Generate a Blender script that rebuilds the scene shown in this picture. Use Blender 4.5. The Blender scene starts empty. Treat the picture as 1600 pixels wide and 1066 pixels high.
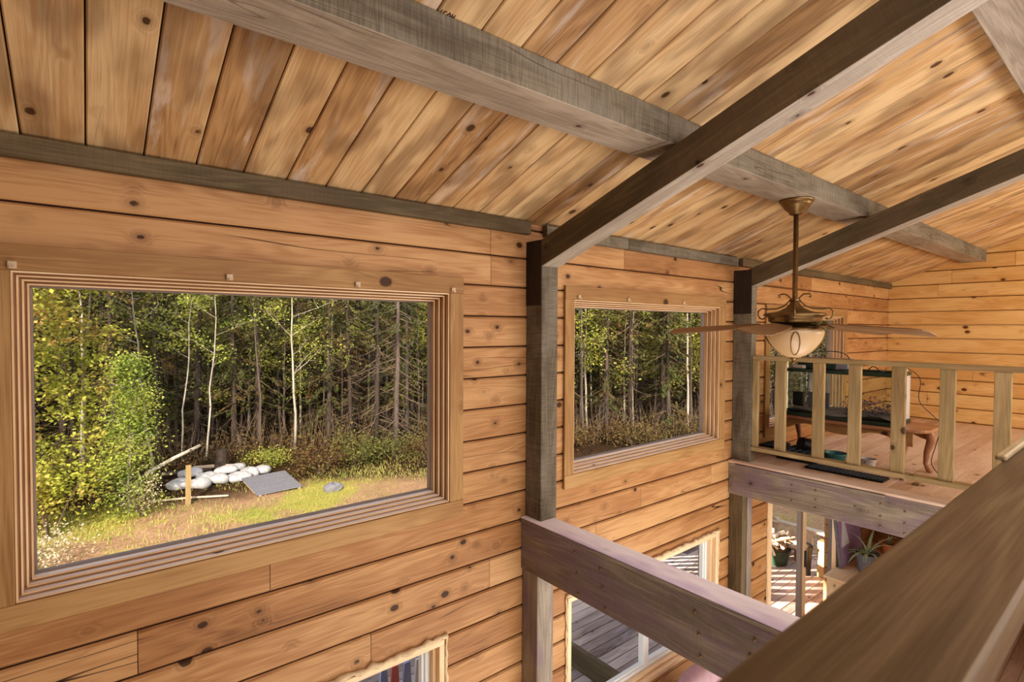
import bpy, bmesh, math, random
from mathutils import Vector, Matrix
R = random.Random(7)
C = bpy.context.scene.collection
SC = bpy.context.scene
PI = math.pi

# ------------------------------------------------------------------ node helpers
class NT:
    def __init__(s, name):
        s.m = bpy.data.materials.new(name); s.m.use_nodes = True
        s.t = s.m.node_tree; s.t.nodes.clear()
        s.out = s.t.nodes.new('ShaderNodeOutputMaterial')
    def put(s, sock, v):
        if isinstance(v, bpy.types.NodeSocket): s.t.links.new(v, sock)
        elif v is not None:
            if sock.type == 'RGBA' and len(v) == 3: v = (*v, 1)
            sock.default_value = v
    def n(s, kind, ins=None, **props):
        nd = s.t.nodes.new('ShaderNode' + kind)
        for k, v in props.items(): setattr(nd, k, v)
        for k, v in (ins or {}).items(): s.put(nd.inputs[k], v)
        return nd
    def math(s, op, a, b=None, c=None, clamp=False):
        nd = s.n('Math', {0: a}, operation=op, use_clamp=clamp)
        if b is not None: s.put(nd.inputs[1], b)
        if c is not None: s.put(nd.inputs[2], c)
        return nd.outputs[0]
    def vmul(s, v, k):
        return s.n('VectorMath', {0: v, 1: k}, operation='MULTIPLY').outputs[0]
    def noise(s, v, scale=1.0, detail=2.0, rough=.5, dist=0.0):
        return s.n('TexNoise', {'Vector': v, 'Scale': scale, 'Detail': detail, 'Roughness': rough, 'Distortion': dist}).outputs[0]
    def mapr(s, v, a, b, c=0.0, d=1.0, smooth=True):
        nd = s.n('MapRange', {0: v, 1: a, 2: b, 3: c, 4: d})
        if smooth: nd.interpolation_type = 'SMOOTHSTEP'
        return nd.outputs[0]
    def mix(s, f, a, b, blend='MIX'):
        nd = s.t.nodes.new('ShaderNodeMix'); nd.data_type = 'RGBA'; nd.blend_type = blend
        s.put(nd.inputs[0], f); s.put(nd.inputs[6], a); s.put(nd.inputs[7], b)
        return nd.outputs[2]
    def bsdf(s, col, rough=.6, bump=None, bstr=.3, bdist=.004, **kw):
        b = s.n('BsdfPrincipled', {'Base Color': col, 'Roughness': rough})
        for k, v in kw.items(): s.put(b.inputs[k.replace('_', ' ')], v)
        if bump is not None:
            bp = s.n('Bump', {'Height': bump, 'Strength': bstr, 'Distance': bdist})
            s.t.links.new(bp.outputs[0], b.inputs['Normal'])
        s.t.links.new(b.outputs[0], s.out.inputs[0]); return b
def lin(r, g, b):
    f = lambda c: (c/255/12.92 if c/255 <= .04045 else ((c/255+.055)/1.055)**2.4)
    return (f(r), f(g), f(b))

def desat(c, k):
    y = .3*c[0]+.6*c[1]+.1*c[2]; return tuple(v+(y-v)*k for v in c)
def wood(name, light, mid, dark, knotc=(70, 38, 22), knots=1.0, crack=.0, var=.35, rough=.55, saw=0.0, blotch=None, blotch_amt=0.0,
         knot_r=.011, bstr=.25, wash=None, wash_amt=0.0, spec=.3):
    t = NT(name)
    wp = t.n('Attribute', attribute_name='wp').outputs['Vector']
    rnd = t.n('Attribute', attribute_name='rnd').outputs['Fac']
    L, M, D, K = lin(*desat(light, .1)), lin(*desat(mid, .1)), lin(*desat(dark, .08)), lin(*knotc)
    cell = (.34, .105, .105)
    v = t.vmul(wp, (1/cell[0], 1/cell[1], 1/cell[2]))
    vo = t.n('TexVoronoi', {'Vector': v, 'Scale': 1.0}, feature='F1')
    diff = t.n('VectorMath', {0: v, 1: vo.outputs['Position']}, operation='SUBTRACT').outputs[0]
    d = t.n('VectorMath', {0: t.vmul(diff, (cell[0]*.72, cell[1], cell[2]))}, operation='LENGTH').outputs['Value']
    rc = t.n('SeparateColor', {0: vo.outputs['Color']})
    on = t.math('GREATER_THAN', rc.outputs[1], 1-.5*knots)
    r = t.math('MULTIPLY_ADD', rc.outputs[0], knot_r*1.7, knot_r*.55)
    edge = t.noise(t.vmul(wp, (60, 60, 60)), 1.0, 1.0)
    dd = t.math('ADD', d, t.math('MULTIPLY', t.math('SUBTRACT', edge, .5), .006))
    kn = t.math('MULTIPLY', t.math('SUBTRACT', 1.0, t.mapr(dd, t.math('MULTIPLY', r, .75), r), clamp=True), on)
    halo = t.math('MULTIPLY', t.math('POWER', t.math('SUBTRACT', 1.0, t.mapr(d, 0.0, .06), clamp=True), 2.0), on)
    g = t.noise(t.vmul(wp, (.55, 6.5, 6.5)), 1.0, 2.0, .5, .15)
    g2 = t.math('ADD', g, t.math('MULTIPLY', halo, .22))
    rings = t.math('MULTIPLY_ADD', t.math('SINE', t.math('MULTIPLY', g2, 95.0)), .5, .5)
    fib = t.noise(t.vmul(wp, (5, 230, 230)), 1.0, 2.0, .6)
    tone = t.noise(t.vmul(wp, (1.1, 5, 5)), 1.0, 3.0, .55)
    f = t.math('MULTIPLY_ADD', rings, .14, t.math('MULTIPLY_ADD', fib, .62, -.07))
    f = t.math('ADD', f, t.math('MULTIPLY', t.math('SUBTRACT', tone, .35), 1.0))
    f = t.math('ADD', f, t.math('MULTIPLY', t.math('SUBTRACT', rnd, .5), var))
    col = t.mix(t.mapr(f, .15, .62), L, M)
    col = t.mix(t.mapr(f, .55, 1.05), col, D)
    if wash:
        w = t.noise(t.vmul(wp, (1.6, 9, 9)), 1.3, 4.0, .6, .4)
        sel = t.math('MULTIPLY', t.mapr(w, .5, .68), t.mapr(rnd, .35, .6))
        col = t.mix(t.math('MULTIPLY', sel, wash_amt), col, lin(*wash))
    if blotch:
        bl = t.noise(t.vmul(wp, (1.5, 4, 4)), 1.7, 2.0)
        col = t.mix(t.math('MULTIPLY', t.mapr(bl, .42, .66), blotch_amt), col, lin(*blotch))
    dk = t.mix(.5, D, K)
    col = t.mix(t.math('MULTIPLY', halo, .55), col, dk)
    col = t.mix(t.math('MULTIPLY', kn, .9), col, K)
    h = t.math('MULTIPLY_ADD', fib, .4, t.math('MULTIPLY', rings, .25))
    if crack:
        c1 = t.noise(t.vmul(wp, (.45, 7, 7)), 1.0, 1.0, .5, .05)
        c2 = t.noise(t.vmul(wp, (1.1, 2.5, 2.5)), 1.0, 1.0)
        ln = t.math('SUBTRACT', 1.0, t.mapr(t.math('ABSOLUTE', t.math('SUBTRACT', c1, .5)), .0, .007), clamp=True)
        ck = t.math('MULTIPLY', ln, t.mapr(c2, .56, .62))
        col = t.mix(t.math('MULTIPLY', ck, crack), col, lin(48, 26, 14))
        h = t.math('SUBTRACT', h, t.math('MULTIPLY', ck, 2.5))
    if saw:
        sw = t.noise(t.vmul(wp, (150, 9, 9)), 1.0, 2.0, .6, .3)
        h = t.math('ADD', h, t.math('MULTIPLY', sw, saw*2))
        col = t.mix(t.math('MULTIPLY', t.mapr(sw, .3, .75), saw*.4), col, dk)
    h = t.math('SUBTRACT', h, t.math('MULTIPLY', kn, .6))
    t.bsdf(col, rough, h, bstr, .004, Specular_IOR_Level=spec)
    return t.m

def plain(name, c, rough=.5, metal=0.0, noise_amt=.12, scale=12.0, **kw):
    t = NT(name)
    co = t.n('TexCoord').outputs['Object']
    nz = t.noise(co, scale, 3.0)
    a = lin(*c); b = tuple(x*(1-noise_amt*2.2) for x in a)
    t.bsdf(t.mix(nz, a, b), rough, nz, .08, .002, Metallic=metal, **kw)
    return t.m

def glass(name, tint=(1, 1, 1), gloss=.05):
    t = NT(name)
    tr = t.n('BsdfTransparent', {0: (*tint, 1)}); gl = t.n('BsdfGlossy', {'Roughness': .02})
    co = t.n('TexCoord').outputs['Object']
    fr = t.n('LayerWeight', {0: .12}).outputs[1]
    dust = t.math('MULTIPLY', t.noise(co, 3.0, 4.0), .015)
    f = t.math('ADD', t.math('MULTIPLY', fr, .03), t.math('MULTIPLY', t.math('ADD', dust, .0), gloss*4), clamp=True)
    mx = t.n('MixShader', {0: f, 1: tr.outputs[0], 2: gl.outputs[0]})
    t.t.links.new(mx.outputs[0], t.out.inputs[0])
    return t.m

def leafmat(name, a, b, c, trans=.45):
    t = NT(name); a, b, c = desat(a, .16), desat(b, .16), desat(c, .16)
    rnd = t.n('Attribute', attribute_name='rnd').outputs['Fac']
    co = t.n('NewGeometry').outputs['Position']
    nz = t.noise(co, .9, 2.0)
    col = t.mix(rnd, lin(*a), lin(*b))
    col = t.mix(t.mapr(nz, .45, .7), col, lin(*c))
    d = t.n('BsdfDiffuse', {0: col}); tr = t.n('BsdfTranslucent', {0: col})
    mx = t.n('MixShader', {0: trans, 1: d.outputs[0], 2: tr.outputs[0]})
    t.t.links.new(mx.outputs[0], t.out.inputs[0])
    return t.m

M = {}
M['log'] = wood('log_wood', (196, 150, 98), (166, 116, 68), (106, 66, 32), knotc=(58, 30, 12), knots=1.25, crack=1.0, var=.35, knot_r=.0105)
M['ceil'] = wood('ceiling_pine', (222, 190, 140), (196, 154, 102), (134, 92, 54), knotc=(72, 44, 22), knots=1.15, var=.42, crack=.2,
                 wash=(212, 196, 178), wash_amt=.75, blotch=(108, 80, 54), blotch_amt=.5, knot_r=.0105)
M['beam'] = wood('beam_stain', (126, 108, 76), (92, 77, 52), (56, 45, 30), knotc=(38, 26, 16), knots=.5, crack=.5, var=.1, saw=.35,
                 blotch=(112, 94, 72), blotch_amt=.5, knot_r=.012, rough=.65)
M['rough'] = wood('rough_sawn', (140, 128, 106), (106, 95, 76), (64, 55, 42), knotc=(48, 34, 24), knots=.6, crack=.4, var=.15, saw=1.0,
                  blotch=(144, 136, 120), blotch_amt=.5, rough=.8, bstr=.5)
M['daylight_tint'] = wood('daylight_tint_beam', (164, 150, 128), (124, 110, 94), (74, 62, 52), knotc=(40, 28, 24), knots=.45, crack=.4, var=.1, saw=.3,
                 blotch=(124, 104, 118), blotch_amt=.55, knot_r=.01, rough=.55)  # purple patches put the bluish window daylight into the beam colour
M['under'] = wood('lit_underside', (194, 182, 164), (160, 147, 130), (104, 90, 76), knots=.4, var=.1, crack=.4, saw=.2, rough=.7)  # lighter wood for undersides, light from below put into the colour
M['sill_lit'] = wood('skylit_sill', (250, 238, 226), (238, 220, 206), (206, 180, 158), knots=.1, var=.1)  # near-white sill steps, sky light put into the colour
M['pale'] = wood('skylit_top', (250, 242, 240), (236, 226, 230), (196, 184, 190), knots=.2, var=.05, blotch=(190, 170, 200), blotch_amt=.6)  # pale lavender carries the sky light on the beam top
M['rail'] = wood('treated_rail', (182, 156, 110), (150, 124, 82), (102, 82, 52), knotc=(70, 50, 28), knots=.9, crack=.2, var=.25, knot_r=.012,
                 blotch=(134, 118, 80), blotch_amt=.4)
M['cap'] = wood('cap_wood', (120, 96, 62), (92, 70, 42), (58, 42, 24), knotc=(38, 24, 14), knots=.5, var=.1, knot_r=.013, rough=.45)
M['casing'] = wood('casing_wood', (184, 144, 90), (156, 114, 66), (114, 78, 40), knotc=(62, 34, 14), knots=.45, crack=.15, var=.2, knot_r=.018)
M['jamb'] = wood('jamb_pine', (240, 210, 168), (226, 188, 142), (190, 146, 100), knotc=(110, 66, 36), knots=.35, var=.2, knot_r=.007)
M['reveal'] = wood('reveal_pine', (196, 152, 106), (168, 124, 80), (124, 84, 50), knots=.3, var=.2, knot_r=.007)
M['loft'] = wood('loft_floor', (222, 196, 172), (202, 170, 144), (152, 118, 94), knotc=(90, 54, 34), knots=.5, var=.35)
M['gable'] = wood('gable_log', (232, 192, 126), (212, 162, 94), (166, 112, 54), knotc=(92, 48, 18), knots=.9, crack=.6, var=.3, knot_r=.012)
M['deck'] = wood('deck_boards', (190, 170, 156), (152, 130, 118), (88, 70, 60), knotc=(48, 32, 28), knots=.5, crack=.5, var=.7, wash=(164, 150, 156), wash_amt=.7, rough=.6)
M['bark'] = wood('dark_bark', (96, 82, 72), (62, 50, 42), (32, 24, 20), knots=.5, var=.4, bstr=.8, rough=.9)
M['birch'] = wood('birch_bark', (182, 170, 152), (144, 132, 116), (78, 68, 60), knotc=(50, 42, 38), knots=1.2, var=.2, rough=.7)
M['table'] = wood('red_oak', (190, 140, 104), (158, 108, 76), (106, 68, 46), knots=.0, var=.1, rough=.3)
M['firewood'] = wood('weathered', (214, 196, 170), (170, 146, 118), (104, 84, 64), knots=.3, crack=.5, var=.3, rough=.9)
M['gap'] = plain('shadow_gap', (60, 32, 18), .9)
M['white'] = plain('white_vinyl', (222, 222, 218), .35, noise_amt=.03)
M['bronze'] = plain('antique_brass', (146, 118, 78), .36, .75, noise_amt=.22, scale=30)
M['blade'] = wood('fan_blade', (156, 122, 88), (134, 100, 68), (104, 74, 48), knots=0, var=.1, rough=.35)
M['blade_edge'] = plain('blade_edge', (214, 200, 184), .4)
M['lampglass'] = plain('alabaster_glass', (206, 176, 136), .35, noise_amt=.08, scale=9, Transmission_Weight=.0, Subsurface_Weight=.15)
M['black'] = plain('black_plastic', (34, 36, 38), .45)
M['green_dark'] = plain('dark_green_plastic', (38, 58, 44), .4)
M['teal'] = plain('teal_plastic', (70, 124, 120), .4)
M['greycup'] = plain('pale_grey_plastic', (196, 184, 174), .5)
M['foam'] = plain('foam', (232, 204, 164), .9, noise_amt=.2, scale=40)
M['glass'] = glass('window_glass')
M['tankglass'] = glass('tank_glass', (.93, .97, .96), .1)
def haze():
    t = NT('hazy_glass'); a = t.n('BsdfTransparent', {0: (1, 1, 1, 1)}); b = t.n('BsdfDiffuse', {0: (.85, .82, .8, 1)})
    m = t.n('MixShader', {0: .35, 1: a.outputs[0], 2: b.outputs[0]}); t.t.links.new(m.outputs[0], t.out.inputs[0]); return t.m
M['hazeglass'] = haze()
M['gravel'] = plain('tank_gravel', (170, 160, 158), .9, noise_amt=.35, scale=60)
M['slate'] = plain('slate', (134, 130, 134), .7, noise_amt=.3, scale=25)
M['pink'] = plain('pink_velour', (190, 156, 164), .9, noise_amt=.15, scale=20)
M['purple'] = plain('purple_cloth', (176, 148, 178), .9)
M['clay'] = plain('terracotta', (206, 136, 80), .8)
M['cloth_white'] = plain('white_cloth', (232, 230, 232), .8)
M['sand'] = plain('white_sack', (196, 192, 190), .8, noise_amt=.3, scale=9)
M['steel'] = plain('galvanised', (150, 150, 156), .4, .4)
M['red'] = plain('red_cloth', (216, 88, 70), .8)
M['blue'] = plain('blue_cloth', (150, 166, 226), .8)
M['clip'] = plain('clip', (214, 190, 156), .5)
M['ink'] = plain('ink', (52, 26, 18), .9)

# ------------------------------------------------------------------ mesh helpers
class MB:
    def __init__(s): s.v = []; s.f = []; s.wp = []; s.r = []; s.mi = []
    def add(s, verts, faces, wps, rnd, mi=0):
        o = len(s.v); s.v += [tuple(v) for v in verts]; s.f += [tuple(i+o for i in f) for f in faces]
        s.wp += wps; s.r += [rnd]*len(verts); s.mi += [mi]*len(faces)
    def box(s, a, b, axis='x', bev=0.0, rnd=None, T=None, ofs=None, mi=0):
        rnd = R.random() if rnd is None else rnd
        a = [min(p, q) for p, q in zip(a, b)], [max(p, q) for p, q in zip(a, b)]
        lo, hi = a
        if ofs is None: ofs = (R.uniform(0, 50), R.uniform(0, 50), R.uniform(0, 50))
        V = []; F = []
        if bev <= 0:
            for z in (lo[2], hi[2]):
                for (x, y) in ((lo[0], lo[1]), (hi[0], lo[1]), (hi[0], hi[1]), (lo[0], hi[1])): V.append((x, y, z))
            F = [(0, 3, 2, 1), (4, 5, 6, 7), (0, 1, 5, 4), (1, 2, 6, 5), (2, 3, 7, 6), (3, 0, 4, 7)]
        else:
            idx = {}
            for i in (0, 1):
                for j in (0, 1):
                    for k in (0, 1):
                        c = (lo, hi)[i][0], (lo, hi)[j][1], (lo, hi)[k][2]
                        sg = (1-2*i, 1-2*j, 1-2*k)
                        for ax in range(3):
                            p = [c[q] + (0 if q == ax else sg[q]*bev) for q in range(3)]
                            idx[(i, j, k, ax)] = len(V); V.append(tuple(p))
            q = lambda i, j, k, ax: idx[(i, j, k, ax)]
            for s_ in (0, 1):
                F.append((q(s_, 0, 0, 0), q(s_, 1, 0, 0), q(s_, 1, 1, 0), q(s_, 0, 1, 0)))
                F.append((q(0, s_, 0, 1), q(1, s_, 0, 1), q(1, s_, 1, 1), q(0, s_, 1, 1)))
                F.append((q(0, 0, s_, 2), q(1, 0, s_, 2), q(1, 1, s_, 2), q(0, 1, s_, 2)))
                for t_ in (0, 1):
                    F.append((q(s_, t_, 0, 0), q(s_, t_, 1, 0), q(s_, t_, 1, 1), q(s_, t_, 0, 1)))
                    F.append((q(s_, 0, t_, 0), q(s_, 1, t_, 0), q(s_, 1, t_, 2), q(s_, 0, t_, 2)))
                    F.append((q(0, s_, t_, 1), q(1, s_, t_, 1), q(1, s_, t_, 2), q(0, s_, t_, 2)))
                    for u_ in (0, 1): F.append((q(s_, t_, u_, 0), q(s_, t_, u_, 1), q(s_, t_, u_, 2)))
        perm = {'x': (0, 1, 2), 'y': (1, 0, 2), 'z': (2, 0, 1)}[axis]
        W = [(p[perm[0]]+ofs[0], p[perm[1]]+ofs[1], p[perm[2]]+ofs[2]) for p in V]
        if T is not None: V = [tuple(T @ Vector(p)) for p in V]
        s.add(V, F, W, rnd, mi); return s
    def tube(s, pts, rads, n=8, caps=True, rnd=None, mi=0):
        pts = [Vector(p) for p in pts]
        if not hasattr(rads, '__len__'): rads = [rads]*len(pts)
        rnd = R.random() if rnd is None else rnd
        V = []; F = []; W = []; L = R.uniform(0, 40); o1 = R.uniform(0, 9)
        up = None
        for i, p in enumerate(pts):
            d = (pts[min(i+1, len(pts)-1)]-pts[max(i-1, 0)])
            d = d.normalized() if d.length > 1e-9 else Vector((0, 0, 1))
            if up is None:
                up = d.orthogonal().normalized()
            else:
                up = (up - d*up.dot(d)); up = up.normalized() if up.length > 1e-6 else d.orthogonal().normalized()
            sd = d.cross(up)
            if i: L += (p-pts[i-1]).length
            for k in range(n):
                a = 2*PI*k/n
                V.append(p+(up*math.cos(a)+sd*math.sin(a))*rads[i]); W.append((L, o1+math.cos(a)*max(rads[i], .01), math.sin(a)*max(rads[i], .01)))
        for i in range(len(pts)-1):
            for k in range(n):
                F.append((i*n+k, i*n+(k+1) % n, (i+1)*n+(k+1) % n, (i+1)*n+k))
        if caps: F.append(tuple(range(n))[::-1]); F.append(tuple((len(pts)-1)*n+k for k in range(n)))
        s.add(V, F, W, rnd, mi); return s
    def lathe(s, prof, n=32, c=(0, 0, 0), rnd=.5, mi=0):
        V = []; F = []
        for (r, z) in prof:
            for k in range(n):
                a = 2*PI*k/n; V.append((c[0]+r*math.cos(a), c[1]+r*math.sin(a), c[2]+z))
        for i in range(len(prof)-1):
            for k in range(n): F.append((i*n+k, i*n+(k+1) % n, (i+1)*n+(k+1) % n, (i+1)*n+k))
        s.add(V, F, [(v[2], v[0], v[1]) for v in V], rnd, mi); return s
    def prism(s, poly, axis, a, b, T=None, rnd=None, wax='x'):
        # poly of 2D points extruded along axis index from a to b
        n = len(poly); V = []
        o = [i for i in range(3) if i != axis]
        for t in (a, b):
            for p in poly:
                q = [0, 0, 0]; q[axis] = t; q[o[0]] = p[0]; q[o[1]] = p[1]; V.append(tuple(q))
        F = [tuple(range(n))[::-1], tuple(range(n, 2*n))]+[(i, (i+1) % n, n+(i+1) % n, n+i) for i in range(n)]
        of = [R.uniform(0, 30) for _ in range(3)]
        perm = {'x': (0, 1, 2), 'y': (1, 0, 2), 'z': (2, 0, 1)}[wax]
        W = [(p[perm[0]]+of[0], p[perm[1]]+of[1], p[perm[2]]+of[2]) for p in V]
        if T is not None: V = [tuple(T @ Vector(p)) for p in V]
        s.add(V, F, W, R.random() if rnd is None else rnd); return s
    def quadcard(s, p, u, w, rnd):
        s.v += [tuple(p-u-w*.6), tuple(p+u*.2-w), tuple(p+u+w*.4), tuple(p-u*.3+w)]
        o = len(s.v)-4; s.f.append((o, o+1, o+2, o+3)); s.wp += [(0, 0, 0)]*4; s.r += [rnd]*4; s.mi.append(0)
    def mesh(s, name, mats, smooth=False, recalc=True):
        me = bpy.data.meshes.new(name); me.from_pydata(s.v, [], s.f)
        at = me.attributes.new('wp', 'FLOAT_VECTOR', 'POINT'); at.data.foreach_set('vector', [c for w in s.wp for c in w])
        ar = me.attributes.new('rnd', 'FLOAT', 'POINT'); ar.data.foreach_set('value', s.r)
        for m in (mats if isinstance(mats, (list, tuple)) else [mats]): me.materials.append(m)
        me.polygons.foreach_set('material_index', s.mi)
        if recalc:
            b = bmesh.new(); b.from_mesh(me); bmesh.ops.recalc_face_normals(b, faces=b.faces); b.to_mesh(me); b.free()
        if smooth: me.polygons.foreach_set('use_smooth', [True]*len(me.polygons))
        me.update(); return me
    def build(s, name, mats, parent=None, smooth=False, recalc=True, bevel=0, subd=0):
        me = s.mesh(name, mats, smooth, recalc)
        o = bpy.data.objects.new(name, me); C.objects.link(o)
        if parent is not None:
            o.parent = parent
            # meshes are authored in world space unless the parent was made with local authoring
            o.matrix_parent_inverse = parent.matrix_basis.inverted() if parent.get('_ws') else Matrix()
        if bevel:
            m = o.modifiers.new('b', 'BEVEL'); m.width = bevel; m.segments = 2; m.limit_method = 'ANGLE'
        if subd:
            m = o.modifiers.new('s', 'SUBSURF'); m.levels = subd; m.render_levels = subd
        return o
def thing(name, label, cat, loc=(0, 0, 0), rz=0, group=None, ws=True, kind=None):
    o = bpy.data.objects.new(name, None); C.objects.link(o); o.location = loc; o.rotation_euler = (0, 0, rz)
    o.empty_display_size = .1
    o['label'] = label; o['category'] = cat
    if group: o['group'] = group
    if kind: o['kind'] = kind
    if ws:
        o['_ws'] = 1
        o.matrix_basis = Matrix.Translation(Vector(loc)) @ Matrix.Rotation(rz, 4, 'Z')
    return o
def tag(o, label, cat, group=None, kind=None):
    o['label'] = label; o['category'] = cat
    if group: o['group'] = group
    if kind: o['kind'] = kind
    return o
def struct(o, label=None, cat=None):
    o['kind'] = 'structure'
    if label: o['label'] = label
    if cat: o['category'] = cat
    return o
def dup(root, loc, rz=0, scale=1.0, label=None):
    r = root.copy(); C.objects.link(r); r.location = loc; r.rotation_euler = (0, 0, rz); r.scale = (scale,)*3
    if label: r['label'] = label
    for ch in list(root.children):
        c = ch.copy(); C.objects.link(c); c.parent = r
        for g in list(ch.children):
            d = g.copy(); C.objects.link(d); d.parent = c
    return r

# ------------------------------------------------------------------ dimensions (metres)
D = 2.70          # inner face of the front (window) wall
TAN = .3475       # roof slope
EZ = 4.545        # ceiling height at the front wall
GX = 9.487        # gable wall
LOFT = 2.56
PITCH = .1935     # log course
G0 = 4.312        # a groove height
def roofz(y): return EZ + TAN*(D-y)
LX = -1.7         # left end of the house
BY = -3.6         # back wall
RY = -1.2         # ridge

# ------------------------------------------------------------------ log walls
openings = [(-.21, 1.69, 2.81, 4.056), (2.735, 4.70, 2.80, 4.057), (5.70, 7.74, 2.80, 4.02),
            (-.35, 1.66, .92, 1.99), (2.70, 4.72, .88, 1.90), (5.80, 7.80, -.05, 2.05)]
def course_levels(z0, z1):
    k0 = int(math.floor((z0-G0)/PITCH)); out = []
    z = G0+k0*PITCH
    while z < z1: out.append((z, z+PITCH)); z += PITCH
    return out
def log_wall(name, u0, u1, plane, sign, axis, z0, z1, opens, joints, mat, thick=.2, ztop=None):
    mb = MB(); g = .0042
    for ci, (a, b) in enumerate(course_levels(z0, z1)):
        js = sorted([j for (j, jz) in joints if a < jz < b]); x = u0; cuts = [u0]+js+[u1]
        for s0, s1 in zip(cuts[:-1], cuts[1:]):
            rnd = R.random(); ofs = (R.uniform(0, 60), R.uniform(0, 60), R.uniform(0, 60))
            zs = [a, b]
            for (x0, x1, oz0, oz1) in opens:
                for q in (oz0, oz1):
                    if a+.01 < q < b-.01 and x1 > s0 and x0 < s1: zs.append(q)
            zs.sort()
            for za, zb in zip(zs[:-1], zs[1:]):
                iv = [(s0, s1)]
                for (x0, x1, oz0, oz1) in opens:
                    if oz0 < (za+zb)/2 < oz1:
                        nv = []
                        for (p, q) in iv:
                            if x1 <= p or x0 >= q: nv.append((p, q)); continue
                            if p < x0: nv.append((p, x0))
                            if q > x1: nv.append((x1, q))
                        iv = nv
                for (p, q) in iv:
                    if ztop:
                        lim = ztop(za)
                        if q > lim: q = lim
                    if q-p < .02: continue
                    la, lb = za+(g if za == a else 0), zb-(g if zb == b else 0)
                    c = .009
                    prof = [(0+c, la), (0, la+c), (0, lb-c), (0+c, lb), (thick, lb), (thick, la)]
                    if za != a: prof[0] = (0, la); prof[1] = (0, la+.0001)
                    if zb != b: prof[2] = (0, lb-.0001); prof[3] = (0, lb)
                    e = .0015
                    n = len(prof); V = []
                    for t in (p+e, q-e):
                        for (dp, z) in prof:
                            V.append((t, plane+sign*dp, z) if axis == 'x' else (plane+sign*dp, t, z))
                    F = [tuple(range(n)), tuple(range(n, 2*n))]+[(i, (i+1) % n, n+(i+1) % n, n+i) for i in range(n)]
                    k = 0 if axis == 'x' else 1
                    W = [(v[k]+ofs[0], v[1-k]+ofs[1], v[2]+ofs[2]) for v in V]
                    mb.add(V, F, W, rnd)
    # dark backing behind the grooves, split round the openings
    zc = sorted({z0, z1, *[q for o in opens for q in o[2:]]})
    for za, zb in zip(zc[:-1], zc[1:]):
        if zb-za < .002: continue
        iv = [(u0, u1)]
        for (x0, x1, oz0, oz1) in opens:
            if oz0 < (za+zb)/2 < oz1:
                nv = []
                for (p, q) in iv:
                    if x1 <= p or x0 >= q: nv.append((p, q)); continue
                    if p < x0: nv.append((p, x0))
                    if q > x1: nv.append((x1, q))
                iv = nv
        for (p, q) in iv:
            if ztop: q = min(q, ztop(zb))
            if q-p < .02: continue
            d0, d1 = plane+sign*.014, plane+sign*.03
            if axis == 'x': mb.box((p, d0, za), (q, d1, zb), 'x', mi=1)
            else: mb.box((d0, p, za), (d1, q, zb), 'y', mi=1)
    o = mb.build(name, [mat, M['gap']]); struct(o)
    return o
J = [(.686, 2.67), (2.001, 2.30), (.162, 2.5), (2.003, 4.2), (2.0, 4.4), (3.538, 2.5), (8.2, 1.1), (1.9, 1.2), (4.6, 2.45), (3.0, 2.3),
     (6.75, 4.4), (8.5, 4.4), (8.1, 4.2), (7.9, 3.0), (-.6, 3.6), (-.9, 3.0), (1.2, 2.1), (3.3, 4.4), (8.6, 2.0), (8.3, .8)]
log_wall('wall_front', LX, GX+.2, D, 1, 'x', -.4, EZ-.02, openings, J, M['log'])
GJ = [(1.95, 4.6), (1.3, 4.75), (2.1, 4.5), (1.0, 4.2), (.3, 3.5), (1.7, 3.2), (.6, 3.9), (2.2, 2.9)]
log_wall('wall_right', BY, D, GX, 1, 'y', LOFT-.5, roofz(RY), [], GJ, M['gable'], ztop=lambda z: min(D, D-(z-.02-EZ)/TAN) if z > EZ else D)
# plain enclosing walls behind and left of the camera
mb = MB(); mb.box((LX-.2, BY, -.4), (LX, D+.2, roofz(RY)), 'y'); struct(mb.build('wall_left', M['log']))
mb = MB()
for k in range(28):
    mb.box((LX, BY-.2, -.4+k*.2), (GX, BY, -.4+k*.2+.194), 'x', .004)
struct(mb.build('wall_back', M['log']))
mb = MB(); mb.box((GX, BY, -.4), (GX+.2, D, LOFT-.55), 'y'); struct(mb.build('wall_lower_right', M['log']))
mb = MB()
for i in range(48): mb.box((LX, BY+i*.131, -.08), (GX, BY+i*.131+.128, -.02), 'x', .002)
struct(mb.build('floor', M['loft']))

# ------------------------------------------------------------------ ceiling boards running up the slope
ang = math.atan(TAN); SL = (D+.0-RY)/math.cos(ang)
Tr = Matrix.Translation((0, D, EZ)) @ Matrix.Rotation(PI-0, 4, 'Z')     # local +y runs towards -y (up the slope)
Tr = Matrix.Translation((0, D, EZ)) @ Matrix(((1, 0, 0, 0), (0, -math.cos(ang), math.sin(ang), 0), (0, math.sin(ang), math.cos(ang), 0), (0, 0, 0, 1)))
mb = MB(); x = .0135-.1875*10
while x < GX+.1:
    x1 = min(x+.1875, GX+.15)
    mb.box((x+.0025, -.12, 0), (x1-.0025, SL, .03), 'y', .0045, T=Tr)
    x = x1
mb.box((LX-.2, -.5, .022), (GX+.2, SL, .05), 'y', T=Tr, mi=1)
Tb = Matrix.Translation((0, RY, roofz(RY))) @ Matrix(((1, 0, 0, 0), (0, -math.cos(ang), math.sin(ang), 0), (0, -math.sin(ang), -math.cos(ang), 0), (0, 0, 0, 1)))
mb.box((LX-.2, 0, -.05), (GX+.2, 2.9, 0), 'y', T=Tb)
struct(mb.build('ceiling', [M['ceil'], M['gap']]))
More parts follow.
